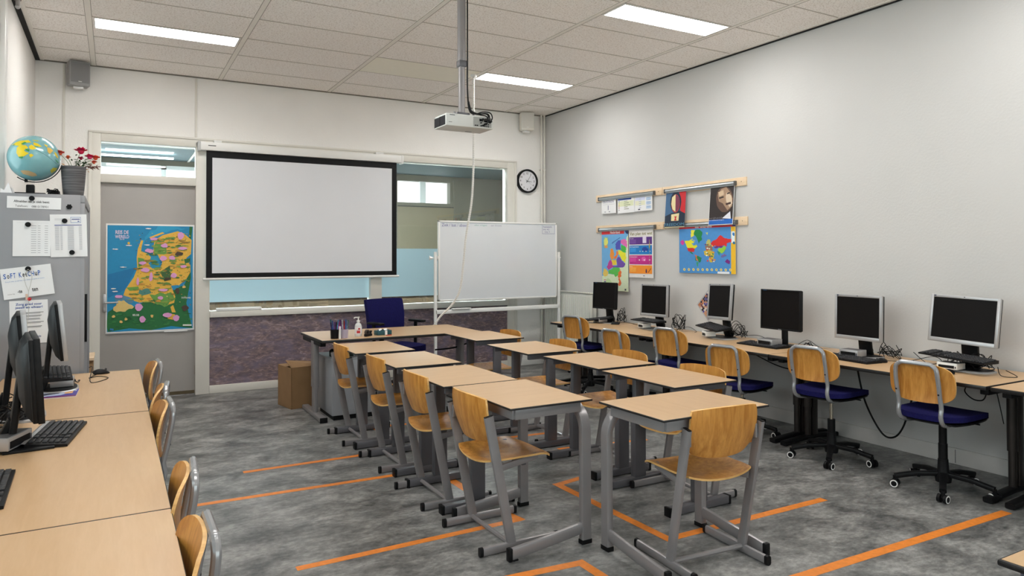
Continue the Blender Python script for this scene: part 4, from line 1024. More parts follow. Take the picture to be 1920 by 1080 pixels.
# ================================================================== MOBILE WHITEBOARD
WYb = 7.90
t = thing('whiteboard', 'mobile whiteboard on a white stand with writing along its top', 'whiteboard', (4.27, WYb, 0))
bx0, bx1, bz0, bz1 = 3.425-4.27, 5.135-4.27, .975, 1.958
m = MB(); m.lohi((bx0+.01, -.012, bz0+.01), (bx1-.01, .012, bz1-.01), M_board); bd = m.build('board', t)
m = MB()
for x0, x1, z0, z1 in ((bx0, bx0+.02, bz0, bz1), (bx1-.02, bx1, bz0, bz1), (bx0, bx1, bz1-.02, bz1), (bx0, bx1, bz0, bz0+.02)): m.lohi((x0, -.017, z0), (x1, .017, z1), M_white, .002)
m.build('board_frame', t)
for s_, x in ((-1, 3.39-4.27), (1, 5.17-4.27)):
    m = MB(); m.rtube([(x, 0, .03), (x, 0, 1.575)], .034, .034, (1, 0, 0), M_white, rr=.2); m.build('post', t)
    m = MB(); m.cyl((x-s_*.06, 0, 1.50), (x+s_*.035, 0, 1.50), .008, M_white, n=10); m.cyl((x-s_*.028, 0, 1.50), (x-s_*.018, 0, 1.50), .028, M_white, n=20)
    if s_ < 0:
        m.cyl((x-.075, 0, 1.50), (x-.045, 0, 1.50), .020, M_white, n=6); m.lohi((x-.078, -.008, 1.475), (x-.068, .008, 1.53), M_white, .003)
    m.build('pivot_knob', t)
    m = MB(); m.rtube([(x, -.26, .045), (x, .26, .045)], .034, .03, (1, 0, 0), M_white, rr=.2); f = m.build('foot', t)
    m = MB()
    for y in (-.24, .24): m.cyl((x-.01, y, .021), (x+.01, y, .021), .020, M_black, n=16)
    m.build('caster', f)
m = MB(); m.rtube([(3.39-4.27, 0, .845), (5.17-4.27, 0, .855)], .050, .034, (0, 0, 1), M_white, rr=.2); m.lohi((3.60-4.27, -.05, .872), (3.85-4.27, .0, .885), M_white, .004); m.build('cross_bar', t)
pr = Print((bx0+.02, -.0125, bz1-.02), (1,0,0), (0,0,-1), bx1-bx0-.04, bz1-bz0-.04, (0,-1,0))
INK = C_(90, 90, 150); INK2 = C_(110, 170, 160)
pr.text('Ziek / laat / absent:', .015, .015, .235, .055, INK); pr.text('alles vragen', .28, .02, .385, .045, INK2); pr.text('aan docent', .42, .02, .51, .04, C_(140,140,165))
pr.rect(.01, .004, .99, .010, C_(190,200,210))
for a, b, c, d in ((.875,.01,.877,.13),(.875,.128,.99,.132),(.99,.01,.992,.13)): pr.rect(a, b, c, d, INK)
pr.text('huiswerk', .885, .02, .965, .045, INK); pr.text('blz 42', .885, .06, .94, .08, INK); pr.text('opg 5', .895, .095, .945, .115, INK)
pr.build('handwriting', bd)
# ================================================================== DISPLAY RAILS AND POSTERS (right wall)
UY, DN, NX = (0,-1,0), (0,0,-1), (-1,0,0)
def rail(label, ya, yb, ta, tb, z):
    t = thing('display_rail', label, 'display rail', (XR, (ya+yb)/2, z), 0, 'poster clip rails'); c = (ya+yb)/2
    m = MB(); m.lohi((-.016, yb-c, -.042), (0, ya-c, .042), M_rail, .002)
    for y in (ya-.06, yb+.06): m.cyl((-.0175, y-c, 0), (-.015, y-c, 0), .004, M_dark, n=8)
    m.build('wood_batten', t)
    m = MB(); m.rtube([(-.032, ta-c, -.010), (-.032, tb-c, -.010)], .024, .040, (1,0,0), mat('anodised rail', (.42,.45,.47), .35, metal=.6, noise=.03), rr=.9)
    m.lohi((-.036, tb-c, -.034), (-.024, ta-c, -.026), MATS['anodised rail']); m.build('clip_rail', t)
    for y in (ta, tb): m = MB(); m.box((-.031, y-c, -.010), (.030, .018, .046), mat('dark grey end clip', (.10,.10,.10), .4, noise=.1), None, .004); m.build('end_clip', t)
rail('upper left display rail holding three small sheets', 7.275, 6.035, 7.19, 6.15, 2.243)
rail('upper right display rail holding the two portrait posters', 6.030, 4.83, 5.97, 4.955, 2.243)
rail('lower left display rail holding the country map and the law poster', 7.275, 6.025, 7.19, 6.14, 1.858)
rail('lower right display rail holding the world map', 6.020, 4.82, 5.97, 4.94, 1.858)
def poster(name, label, cat, y0, z1, w_, h_, curl=.0, src=None, base=None, group=None, xo=.024, lean=0.):
    t = thing(name, label, cat, (XR-xo, y0, z1), 0, group)
    bend = None; D = V((-lean,0,-1)).normalized(); N = V((-1,0,lean)).normalized()
    sheet((0,0,0), UY, D, w_, h_, N, base or M_paper).build('sheet', t)
    return t, Print((0,0,0), UY, D, w_, h_, N, src, bend)
# world map
t, p = poster('world_map', 'blue world map poster with red heading on the lower right rail', 'map', 5.755, 1.834, .795, .497, 0, [(140,165),(1090,120),(995,1003),(98,980)])
p.rect(0,0,1,1,C_(75,145,210), True); p.up()
p.rect(0,0,.965,.055,C_(205,30,40), True); p.rect(.925,.055,1,1,C_(240,190,40), True); p.rect(.95,0,1,.05,C_(50,40,90), True); p.up()
p.text('de wereld', .30,.008,.60,.047, M_white, True, True)
p.poly([(345,225),(405,235),(375,340),(320,370),(330,300)],C_(230,225,60)); p.poly([(215,425),(290,425),(345,380),(395,420),(380,450),(350,470),(360,510),(400,490),(425,525),(370,570),(340,550),(255,550),(240,500)],C_(230,225,40))
p.poly([(420,225),(480,218),(525,265),(510,390),(450,480),(420,360),(378,305)],C_(20,135,75)); p.blob(180,455,38,40,C_(205,60,160)); p.poly([(255,550),(375,565),(365,620),(310,625),(265,605)],C_(210,40,45))
p.poly([(280,620),(320,620),(350,665),(320,655)],C_(25,125,90)); p.poly([(385,690),(415,690),(480,730),(440,810),(415,790),(370,770)],C_(25,130,80)); p.poly([(365,665),(410,690),(395,730),(425,790),(385,760)],C_(215,110,80)); p.poly([(385,800),(420,800),(405,880),(392,870)],C_(60,160,120))
p.poly([(570,480),(600,405),(640,405),(650,500),(620,540),(580,520)],C_(190,190,110)); p.poly([(550,520),(660,510),(670,600),(560,600)],C_(150,110,90)); p.poly([(520,610),(600,590),(690,620),(680,700),(640,810),(605,800),(600,700),(530,680)],C_(205,180,60))
p.poly([(645,470),(700,420),(760,390),(825,325),(870,370),(960,395),(1005,400),(990,450),(915,470),(900,530),(860,510),(780,530),(700,510),(660,520)],C_(215,40,40))
p.poly([(690,540),(750,520),(840,520),(830,545),(710,560)],C_(110,40,120)); p.poly([(750,580),(880,520),(890,560),(850,620),(810,655),(760,610)],C_(150,205,60)); p.poly([(735,610),(790,630),(765,690)],C_(40,150,120)); p.poly([(845,790),(890,745),(930,790),(915,835),(870,815)],C_(125,35,130)); p.poly([(580,280),(620,275),(605,325)],C_(200,210,120))
p.up(); rd = random.Random(3)
for k in range(26): p.blob(rd.uniform(550,690), rd.uniform(490,790), 16, 13, C_(*rd.choice([(215,60,50),(240,210,60),(40,130,80),(110,60,120),(230,150,60),(240,235,220)])), 7)
for k in range(8): p.blob(rd.uniform(320,400), rd.uniform(400,500), 9, 14, C_(75,145,210), 6)
for k in range(11): p.blob(185+k*73.5, 925+k*.8, 20, 24, C_(225,215,150), 12, .02); 
for k in range(8): p.blob(820+rd.uniform(-20,60), 690+rd.uniform(-25,25), 12, 7, C_(160,70,140), 6)
p.rect(.70,.955,.90,1.0,C_(235,240,245), True); p.rect(.935,.15,.99,.38,C_(225,240,245), True); p.up(); p.blob(1040,310,22,35,C_(30,120,190)); p.blob(1030,470,20,25,C_(30,110,150))
for k in range(11): p.blob(185+k*73.5, 925+k*.8, 9, 11, C_(190,150,60), 8, .02)
p.build('map_print', t)
# Netherlands map
t, p = poster('country_map', 'tall wall map with red heading and coloured provinces, partly behind the black monitor', 'map', 7.145, 1.832, .52, .738, 0, [(128,140),(485,128),(472,985),(120,965)])
p.rect(0,0,1,1,C_(110,175,225), True); p.up(); p.rect(0,0,.86,.062,C_(215,35,40), True); p.poly([(.86,0),(1,0),(1,.07),(.93,.06)],C_(30,40,100), True)
p.poly([(125,770),(215,740),(340,760),(360,650),(440,560),(460,240),(485,200),(472,985),(120,965)],C_(215,228,195)); p.poly([(130,870),(200,800),(290,900),(290,960),(125,950)],C_(190,215,160)); p.up()
p.text('Nederland', .33,.010,.70,.052, M_white, True, True)
p.poly([(245,395),(275,385),(292,450),(285,530),(250,545),(235,480)],C_(240,150,50)); p.poly([(345,275),(388,270),(385,400),(320,405),(310,330)],C_(75,80,180)); p.poly([(385,275),(440,255),(470,290),(465,390),(430,350),(388,320)],C_(225,110,180))
p.poly([(395,335),(450,370),(455,440),(410,450),(380,410)],C_(70,185,70)); p.poly([(345,410),(385,420),(450,460),(445,580),(400,560),(375,500),(350,460)],C_(235,230,50)); p.poly([(330,415),(355,450),(335,500),(305,545),(290,515),(320,480)],C_(235,125,60))
p.poly([(345,505),(375,510),(390,560),(440,600),(420,645),(370,655),(330,620),(325,545)],C_(110,75,170)); p.poly([(255,545),(320,550),(325,615),(270,620)],C_(240,210,60)); p.poly([(235,545),(258,560),(270,625),(310,635),(215,685),(190,640)],C_(190,60,150)); p.poly([(270,640),(340,625),(370,650),(280,660)],C_(100,80,170))
p.poly([(215,690),(300,650),(365,660),(360,750),(310,785),(280,745),(215,740)],C_(90,190,80)); p.poly([(365,670),(388,720),(380,780),(355,800),(335,780)],C_(225,110,45)); p.poly([(345,800),(365,800),(385,870),(360,910),(335,890),(352,850)],C_(225,100,45)); p.blob(172,720,35,55,C_(225,195,90)); p.rect(148,225,215,380,C_(120,185,190)); p.up()
p.poly([(170,235),(205,240),(210,320),(170,360),(160,290)],C_(225,225,110)); p.poly([(160,345),(205,340),(205,380),(170,380)],C_(225,150,90)); p.poly([(150,820),(178,820),(178,855),(150,855)],M_paper); p.rect(425,945,445,970,C_(70,70,80))
for a in range(5): p.poly([(262+a*22,315-a*16),(285+a*22,290-a*14),(292+a*22,293-a*14),(270+a*22,322-a*16)],C_(60,90,170))
p.up(); p.rect(150,820,178,830,C_(190,50,60)); p.rect(150,842,178,855,C_(40,50,110)); p.build('map_print', t)
# law poster
t, p = poster('law_poster', 'white poster with four coloured blocks reading Van plan tot wet', 'poster', 6.61, 1.832, .435, .566, 0, [(492,128),(812,115),(803,800),(492,790)])
p.rect(0,0,1,1,C_(225,222,220), True); p.up(); p.text('Van plan tot wet', .03,.06,.96,.145, C_(130,125,70), True, True)
for k, (z0, z1, c) in enumerate(((.165,.315,(90,45,135)),(.335,.52,(20,125,200)),(.54,.725,(195,35,135)),(.745,.915,(240,145,35)))):
    p.rect(.02,z0,.95,z1,C_(*c),True); p.up(); p.text(('Het plan','De Tweede Kamer','De Eerste Kamer','De wet')[k], .05, z0+.02, (.20,.42,.36,.15)[k], z0+.04, M_white, True, True)
    for q in range(5): p.rect(.05, z0+.05+q*.018, .30, z0+.056+q*.018, C_(*[min(255, x+60) for x in c]), True)
p.rect(.58,.15,.73,.29,C_(225,215,235),True); p.blob(.66,.42,.13,.05,C_(25,70,160),12,.2,True); p.blob(.62,.62,.10,.05,C_(225,90,175),10,.2,True); p.blob(.72,.86,.03,.045,C_(60,30,90),8,.1,True); p.poly([(.78,.89),(.9,.80),(.92,.81),(.8,.90)],C_(150,70,30),True)
for z in (.45,.46): 
    for x in (.45,.56,.69,.85): p.rect(x,z,x+.05,z+.006,M_white,True)
for x in (.42,.62,.83): p.rect(x,.625,x+.05,.645,M_white,True)
p.up(); p.poly([(.845,.22),(.855,.22),(.86,.50),(.85,.76),(.84,.76),(.85,.5)],C_(190,170,90),True); p.rect(.6,.95,.66,.965,C_(90,90,110),True); p.build('print', t)
# portrait posters (plain stand-in figures)
t, p = poster('portrait_poster', 'blue and red poster of a suited figure above the word FREEDOM', 'poster', 5.952, 2.232, .315, .405, 0, [(215,270),(597,240),(572,1010),(197,1020)], lean=.085)
p.jit = False; BL, RD, CRM, NVY = C_(60,100,140), C_(200,30,40), C_(230,215,165), C_(15,35,60)
p.rect(0,0,1,1,BL,True); p.up(); p.poly([(455,262),(590,250),(580,750),(490,700),(480,500)],RD); p.rect(.0,.975,1,1,CRM,True); p.up()
p.poly([(200,790),(320,730),(480,680),(590,740),(572,1000),(205,1005)],NVY); p.rect(.02,.87,.98,.972,NVY,True); p.up()
p.poly([(322,755),(470,730),(460,885),(322,885)],CRM); p.blob(400,500,105,215,NVY,22,.0); p.up(); p.blob(398,530,82,190,C_(175,60,60),22,0); p.up()
p.poly([(330,400),(395,340),(400,700),(345,650),(318,540)],CRM); p.poly([(400,350),(470,410),(478,520),(452,650),(402,702)],C_(120,45,75)); p.poly([(380,795),(430,795),(415,830),(425,880),(380,880),(395,830)],RD); p.text('FREEDOM', .015,.885,.97,.962, C_(95,150,180), False, True)
p.build('print', t)
t, p = poster('portrait_poster', 'dark poster of a looking-up face with a bright blue band at the bottom', 'poster', 5.29, 2.232, .325, .405, 0, [(1092,195),(1530,140),(1490,975),(1075,1000)], lean=.085)
p.jit = False; p.rect(0,0,1,1,M_paper,True); p.up(); p.rect(.015,.01,.985,.985,C_(38,28,28),True); p.up(); p.rect(.015,.865,.985,.985,C_(20,100,190),True)
p.blob(1350,470,150,270,C_(95,70,58),24,.03); p.poly([(1310,860),(1450,720),(1460,870)],C_(225,225,235)); p.up()
p.poly([(1290,260),(1380,215),(1450,330),(1490,460),(1480,620),(1400,700),(1320,560),(1250,520),(1230,380)],C_(165,135,110)); p.up(); p.poly([(1390,330),(1470,400),(1490,560),(1440,640),(1380,520),(1370,420)],C_(215,195,170)); p.poly([(1235,330),(1330,280),(1340,380),(1260,420)],C_(205,180,150)); p.up()
p.poly([(1250,440),(1330,410),(1340,440),(1260,470)],C_(40,28,25)); p.poly([(1390,350),(1440,325),(1455,345),(1400,375)],C_(40,28,25)); p.poly([(1370,560),(1460,530),(1465,570),(1380,600)],C_(60,35,30)); p.text('vrijheid', .03,.80,.55,.86, C_(120,115,120), False, True); p.text('de toekomst begint', .03,.872,.65,.893, M_white, True, True)
p.build('print', t)
# three small sheets
for y0, w_, z1, h_, lab, k in ((7.145,.29,2.215,.17,'small white sheet with a pen drawing, leftmost on the upper rail',0), (6.825,.32,2.215,.18,'white sheet with a blue heading, middle one on the upper left rail',1), (6.50,.31,2.220,.18,'pale blue and yellow table sheet, rightmost on the upper left rail',2)):
    t, p = poster('small_sheet', lab, 'sheet', y0, z1, w_, h_, 0)
    if k == 0: p.text('ZELFSTANDIG', .1,.06,.85,.22,C_(90,90,150),False,True); p.rect(.1,.33,.9,.345,C_(170,170,185),True); p.rect(.44,.42,.48,.75,C_(50,80,120),True); p.rect(.2,.85,.3,.9,C_(140,140,150),True); p.rect(.5,.85,.6,.9,C_(120,120,140),True)
    if k == 1:
        p.rect(.03,.0,.82,.14,C_(35,75,160),True); p.rect(.05,.2,.95,.56,C_(220,225,190),True); p.up()
        for q, c in enumerate(((60,60,140),(220,190,60),(225,150,60),(200,80,60),(150,150,150))): p.blob(.1,.22+q*.14,.03,.035,C_(*c),8,.05,True); p.rect(.4,.2+q*.13,.6+.08*(q%3),.24+q*.13,C_(125,135,110),True)
    if k == 2:
        p.rect(0,.0,.6,.06,C_(30,50,120),True); p.rect(.6,.0,.95,.06,C_(210,165,60),True); p.rect(.03,.1,.6,.3,C_(205,210,235),True); p.rect(.03,.33,.6,.62,C_(225,225,200),True)
        for q in range(3): p.rect(.66,.14+q*.27,.93,.34+q*.27,C_(180,200,225),True)
        p.up(); p.rect(.2,.85,.32,.92,C_(30,30,60),True)
        for q in range(5): p.rect(.25,.2+q*.14,.38,.24+q*.14,C_(170,180,205),True); p.rect(.70,.18+q*.14,.88,.20+q*.14,C_(130,150,190),True)
    p.build('print', t)
# mosaic print
t = thing('mosaic_print', 'small diamond-shaped mosaic print on the wall behind the turned monitor', 'picture', (XR-.003, 5.355, 1.005))
rt = Matrix.Rotation(PI/4, 3, 'X'); U = rt @ V((0,-1,0)); D = rt @ V((0,0,-1)); s_ = .232; o = -(U+D)*s_/2
sheet(o, U, D, s_, s_, NX, mat('grey passepartout', (.45,.45,.47), .6, noise=.05)).build('sheet', t)
p = Print(o, U, D, s_, s_, NX); rd = random.Random(5)
for a in range(9):
    for b in range(9): p.rect(.06+a*.099,.06+b*.099,.06+a*.099+.09,.06+b*.099+.09,C_(*rd.choice([(120,60,60),(210,150,110),(60,40,80),(90,80,170),(225,215,205),(190,110,60),(40,30,40)])),True)
p.build('mosaic', t)
# map on the door
t = thing('picture_map', 'illustrated map poster of the Netherlands hanging on the grey door', 'map', (-.072, YB+.026, 1.872))
m = MB(); m.lohi((-.004, -.006, -1.158), (.848, .002, .004), M_white, .002); m.lohi((.0, -.012, -1.163), (.848, -.002, -1.150), M_silver, .002); m.lohi((.55,-.02,-1.166),(.78,-.008,-1.156), M_white); m.build('backing', t)
p = Print((0,-.0065,0), (1,0,0), DN, .843, 1.152, (0,-1,0), [(30,32),(832,32),(832,1010),(22,1050)])
p.lim = (.012, .988); p.rect(.012,.008,.988,.99,C_(25,140,190),True); p.up()
p.poly([(40,500),(300,430),(200,640),(42,720)],C_(15,120,175)); p.poly([(345,260),(360,180),(450,130),(620,80),(740,70),(800,45),(500,44),(380,150)],C_(35,160,205))
GRN = C_(30,110,55); YEL = C_(235,185,70); LGR = C_(105,160,70)
p.poly([(790,46),(818,46),(818,1000),(42,1035),(42,850),(100,810),(280,800),(640,640),(740,600),(800,400)],GRN); p.up()
p.poly([(315,260),(345,180),(365,180),(350,240),(345,280),(400,300),(445,345),(440,375),(410,390),(455,440),(520,430),(540,380),(510,340),(455,310),(465,180),(540,130),(680,90),(740,110),(810,170),(805,300),(760,340),(800,410),(800,470),(760,540),(700,590),(620,600),(660,700),(650,760),(560,790),(420,750),(330,760),(270,740),(180,700),(200,640),(280,520),(310,440),(305,340)],YEL)
p.poly([(420,150),(540,100),(560,110),(430,160)],YEL); p.poly([(90,830),(130,740),(190,740),(280,800),(200,845),(120,850)],C_(225,195,120)); p.poly([(600,860),(660,870),(640,920),(590,910)],YEL); p.poly([(640,780),(665,850),(630,850),(615,800)],YEL)
p.poly([(100,700),(180,690),(280,730),(260,770),(180,740),(110,750)],C_(90,140,170)); p.up()
p.poly([(480,190),(560,170),(580,300),(470,310),(460,250)],LGR); p.poly([(430,310),(500,315),(515,400),(500,430),(450,440),(425,420)],C_(30,150,185)); p.poly([(520,470),(610,410),(620,540),(560,560)],C_(60,100,50)); p.poly([(420,680),(620,660),(665,720),(560,800),(470,760)],LGR); p.poly([(315,340),(370,350),(380,400),(320,430)],LGR); p.poly([(740,350),(800,340),(790,380),(750,390)],GRN); p.poly([(330,640),(420,630),(440,670),(360,690),(320,670)],C_(80,140,130)); p.poly([(210,620),(320,610),(330,640),(240,650)],LGR)
p.up(); rd = random.Random(11)
for k in range(260):
    x, y = rd.uniform(300,800), rd.uniform(110,780)
    if y > 330 and x < 310+max(0, (y-430))*-.5: continue
    if 420 < x < 520 and 200 < y < 440: continue
    p.blob(x, y, rd.uniform(3,8), rd.uniform(2,4), C_(*rd.choice([(60,60,35),(120,150,60),(190,110,50),(240,215,130),(90,130,60),(50,90,50),(205,140,60)])), 6)
for k in range(130):
    y = rd.uniform(150,760); p.blob(rd.uniform(max(330, 470-(y-130)*.6) if y < 440 else 300-(y-440)*.3, 770 if y < 560 else 640), y, rd.uniform(14,40), rd.uniform(4,9), C_(*rd.choice([(115,150,65),(95,140,60),(60,110,55),(140,165,70),(205,150,60),(150,120,50)])), 7)
for k in range(60): p.blob(rd.uniform(60,810), rd.uniform(860,990), rd.uniform(8,30), rd.uniform(2,5), C_(*rd.choice([(40,125,60),(25,90,45),(60,140,70)])), 7)
p.up()
for x, y, rx, ry in [(460,165,36,14),(420,275,38,20),(560,225,32,20),(710,130,28,38),(725,250,40,14),(550,345,35,24),(630,340,32,20),(355,390,35,18),(385,455,42,22),(435,520,16,42),(645,505,30,24),(735,418,32,14),(315,565,12,35),(550,640,40,13),(140,705,38,17),(522,715,28,16),(322,800,36,38),(358,915,26,32),(585,875,45,20),(670,905,32,28)]: p.blob(x, y, rx, ry, C_(225,160,210), 9, .22)
for x, y, rx, ry in [(695,300,38,20),(585,535,35,14),(680,650,22,26),(750,810,30,26)]: p.blob(x, y, rx, ry, C_(70,55,40), 9, .25)
for x, y in [(410,70),(235,228),(110,265),(178,430),(95,630),(400,222),(110,655)]: p.blob(x, y, 28, 5, M_white, 8, .3)
p.blob(232,208,12,12,C_(235,190,60),10,.05)
for x, y in [(95,890),(205,915),(160,940),(445,885),(740,610)]: p.blob(x, y, 15, 14, C_(230,190,110), 8, .3)
p.text('REIS DE', 112,90,232,125,C_(230,220,240),True); p.text('WERELD', 108,134,236,164,C_(230,220,240),True); p.text('DUITSLAND', 718,703,802,718,M_white,True); p.text('BELGIE', 268,866,326,884,M_white,True); p.text('2018', 150,167,192,178,C_(230,220,240),True); p.rect(730,962,812,976,C_(230,235,225))
for x, y in [(68,1010),(85,1012)]: p.blob(x, y, 10, 10, C_(40,120,180), 8, .1)
p.build('map_print', t)

# ================================================================== GREY CABINET AND WHAT IS ON IT
CBX0, CBX1, CBY0, CBY1, CBZ = -.672, -.178, 5.742, 6.80, 1.952
t = thing('cupboard', 'tall grey steel cupboard in the left corner covered with notices', 'cupboard', (CBX0, CBY0, 0))
W_, D_ = CBX1-CBX0, CBY1-CBY0
m = MB(); m.lohi((0, 0, 0), (W_-.025, D_, CBZ), M_cabinet, .004); m.lohi((W_-.03, -.0, CBZ-.06), (W_, D_, CBZ-.002), M_cabinet, .004); m.lohi((W_-.03, 0, 0), (W_, .03, CBZ-.05), M_cabinet, .003); m.lohi((W_-.03, D_-.04, 0), (W_+.004, D_, CBZ-.02), M_cabinet, .003); m.build('body', t)
m = MB()
for k in range(24): y = .035+k*(D_-.085)/24; m.lohi((W_-.022, y, .06), (W_-.008, y+(D_-.085)/24-.006, CBZ-.065), M_cabinet_l if k % 2 else M_cabinet, .002)
m.build('tambour_door', t)
m = MB(); m.lohi((W_-.012, .30, .9), (W_+.008, .315, 1.25), M_black, .003); m.build('handle', t)
FY = CBY0
def note(label, x0, z1, w_, h_, rot=0., th=.0012, lay=0):
    t = thing('notice', label, 'notice', (x0, FY-.001-lay*.002, z1), 0, 'notices on the grey cupboard')
    R = Matrix.Rotation(rot, 3, 'Y'); U = R @ V((1,0,0)); D = R @ V((0,0,-1))
    sheet((0,0,0), U, D, w_, h_, (0,-1,0), M_paper, bend=lambda u, v: .0015+.004*(abs(u-.5)*2)**4*v).build('sheet', t)
    return t, Print((0,0,0), U, D, w_, h_, (0,-1,0), None, lambda u, v: .0018+.004*(abs(u-.5)*2)**4*v)
t, p = note('wide notice at the top of the cupboard about calling in sick', -.623, 1.930, .305, .080, .012)
p.text('Afmelden als je ziek bent:', .12,.30,.78,.56,C_(60,60,62),True); p.text('Telefoon:', .15,.70,.38,.88,C_(90,90,92)); p.text('088 0178901', .45,.72,.76,.90,C_(90,90,92)); p.build('print', t)
t, p = note('plain white list, left of the two lists on the cupboard', -.590, 1.768, .212, .240, 0, lay=1)
for k in range(13):
    z = .14+k*.063
    for a, b in ((.48,.62),(.66,.73),(.84,.93)): p.rect(a, z, b, z+.010, C_(150,150,155))
p.rect(.1,.06,.95,.064,C_(190,190,195)); p.rect(.655,.1,.657,.95,C_(200,200,205)); p.build('print', t)
t, p = note('white list with a blue bar, right of the two lists on the cupboard', -.384, 1.812, .215, .292, -.03, lay=2)
p.rect(.12,.245,.86,.262,C_(60,75,150)); p.rect(.56,.065,.84,.2,C_(110,130,190)); p.up(); p.rect(.57,.075,.83,.19,M_paper); p.up(); p.rect(.59,.105,.81,.125,C_(40,60,140)); p.rect(.75,.155,.8,.175,C_(60,80,150)); p.rect(.13,.1,.4,.106,C_(160,160,165)); p.rect(.13,.13,.35,.135,C_(170,170,175))
for k in range(21):
    z = .285+k*.027
    for a, b in ((.13,.24),(.27,.33),(.47,.64),(.78,.86)): p.rect(a, z, b, z+.007, C_(150,150,158))
p.build('print', t)
t, p = note('tilted sheet reading SoFT KetCHuP below the lists', -.660, 1.440, .285, .205, -.13, lay=3)
x = .05
for ch, c in zip('SoFT KetCHuP', 'bkbb bkkbbkb'):
    wd = {'o':.052,'e':.045,'t':.035,'u':.05,' ':.035,'T':.05,'F':.045,'P':.05}.get(ch, .058)
    if ch != ' ': p.text(ch, x, .17 if ch.isupper() else .215, x+wd*.92, .335, C_(30,95,180) if c == 'b' else C_(25,25,30), True)
    x += wd+.012
p.text('Zorg en staan op tijd klaar voor elkaar om samen te werken', .07,.42,.84,.46,C_(80,130,195)); p.text('-te', .28,.74,.37,.84,C_(60,60,62),True); p.text('ten', .56,.72,.68,.84,C_(60,60,62),True); p.text('nummer klas', .08,.83,.22,.86,C_(120,120,122)); p.build('print', t)
t, p = note('low sheet reading Zorg goed voor jezelf en elkaar', -.607, 1.228, .215, .292, -.03, lay=0)
p.text('Zorg goed voor', .16,.06,.84,.13,C_(40,80,160),True); p.text('jezelf en elkaar!', .15,.135,.86,.20,C_(40,80,160),True); p.text('Tips', .26,.22,.34,.25,C_(70,100,170))
for k, z in enumerate((.28,.35,.42,.50,.60)): p.rect(.41,z,.88-.05*(k%3),z+.013,C_(120,120,122)); p.rect(.43,z+.024,.80,z+.034,C_(150,150,152))
p.text('De Wegwijs', .52,.82,.80,.87,C_(30,60,130),True); p.build('print', t)
for k, (x, z, lab) in enumerate([(-.485,1.918,'round black magnet on the top notice'),(-.505,1.741,'round black magnet at the top of the plain left list'),(-.297,1.770,'round black magnet at the top of the list with the blue bar'),(-.253,1.553,'round black magnet at the bottom of the list with the blue bar'),(-.503,1.443,'round black magnet above the SoFT KetCHuP sheet, holding a cord')]):
    m = MB(); m.cyl((x, FY-.008, z), (x, FY-.017, z), .0165, M_black, n=22); m.cyl((x, FY-.017, z), (x, FY-.019, z), .013, M_black, n=22); tag(m.build('magnet'), lab, 'magnet', 'round black magnets')
m = MB()
for k in range(6): a = 2*PI*k/6; m.cyl((-.271+.012*math.cos(a), FY-.000, 1.868+.012*math.sin(a)), (-.271+.012*math.cos(a), FY-.010, 1.868+.012*math.sin(a)), .0065, M_black, n=12)
m.cyl((-.271, FY, 1.868), (-.271, FY-.009, 1.868), .011, M_black, n=14); tag(m.build('magnet'), 'small black flower-shaped magnet on the cupboard', 'magnet')
t = thing('lanyard', 'thin cord with a red tag hanging from a magnet on the cupboard', 'lanyard', (-.503, FY-.02, 1.44))
m = MB(); cr = mat('pale cord', (.55,.54,.50), .6, noise=.1)
m.tube(wire([(-.002,0,0),(-.02,0,-.05),(-.012,-.002,-.10),(.004,-.002,-.15),(.0,-.002,-.19)], .002, None), .0018, cr, 6); m.tube(wire([(.002,0,0),(.022,0,-.04),(.016,-.002,-.10),(.004,-.002,-.16),(.006,-.002,-.27),(.0,-.002,-.36)], .002, None), .0018, cr, 6); m.build('cord', t)
m = MB(); m.sphere((.010,-.004,-.20), .012, C_(190,40,45), 12, 8); m.build('red_tag', t)
m = MB(); m.lohi((-.012,-.006,-.205),(.0,-.001,-.165), C_(215,190,170)); m.sphere((.004,-.004,-.245), .005, M_paper, 8, 6); m.lohi((-.02,-.006,-.385),(-.004,-.001,-.36), C_(235,215,40)); m.build('charm', t)

# globe
GC_ = V((-.492, 5.95, 2.215)); GR = .158
t = thing('globe', 'large tilted blue globe on a black stand on top of the cupboard', 'globe', (GC_.x, GC_.y, CBZ+.001))
gz = GC_.z-CBZ-.001
m = MB(); m.sphere((0,0,gz), GR, mat('globe sea', srgb(128,182,188), .22, noise=.12, nscale=7, coat=.5), 48, 32); ball = m.build('ball', t)
tw = (V((0,0,CAMH))-GC_).normalized(); rg = V((0,0,1)).cross(tw)*1; rg = V((-tw.y, tw.x, 0)).normalized(); upv = tw.cross(rg)
if upv.z < 0: upv = -upv
m = MB()
def gp(px, py, r=1.004):
    a, b = (px-450)/388, -(py-440)/388; q = a*a+b*b
    if q > .985: s_ = math.sqrt(.985/q); a *= s_; b *= s_; q = .985
    return V((0,0,gz))+(rg*a+upv*b+tw*math.sqrt(1-q))*GR*r
def patch(pts, mm, r=1.004):
    cx = sum(p_[0] for p_ in pts)/len(pts); cy = sum(p_[1] for p_ in pts)/len(pts); ring_ = []
    for i in range(len(pts)):
        a, b = pts[i], pts[(i+1) % len(pts)]
        for k in range(4): ring_.append((a[0]+(b[0]-a[0])*k/4, a[1]+(b[1]-a[1])*k/4))
    n = len(ring_); vs = [gp(cx, cy, r)]
    for q in range(1, 6): vs += [gp(cx+(x-cx)*q/5, cy+(y-cy)*q/5, r) for x, y in ring_]
    fs = [(0, 1+j, 1+(j+1) % n) for j in range(n)]
    for q in range(4): fs += [(1+q*n+j, 1+q*n+(j+1) % n, 1+(q+1)*n+(j+1) % n, 1+(q+1)*n+j) for j in range(n)]
    m.add(vs, [tuple(reversed(f)) for f in fs], mm)
YE, GE, SA = C_(235,205,40,.3), C_(60,150,85,.3), C_(205,175,130,.3)
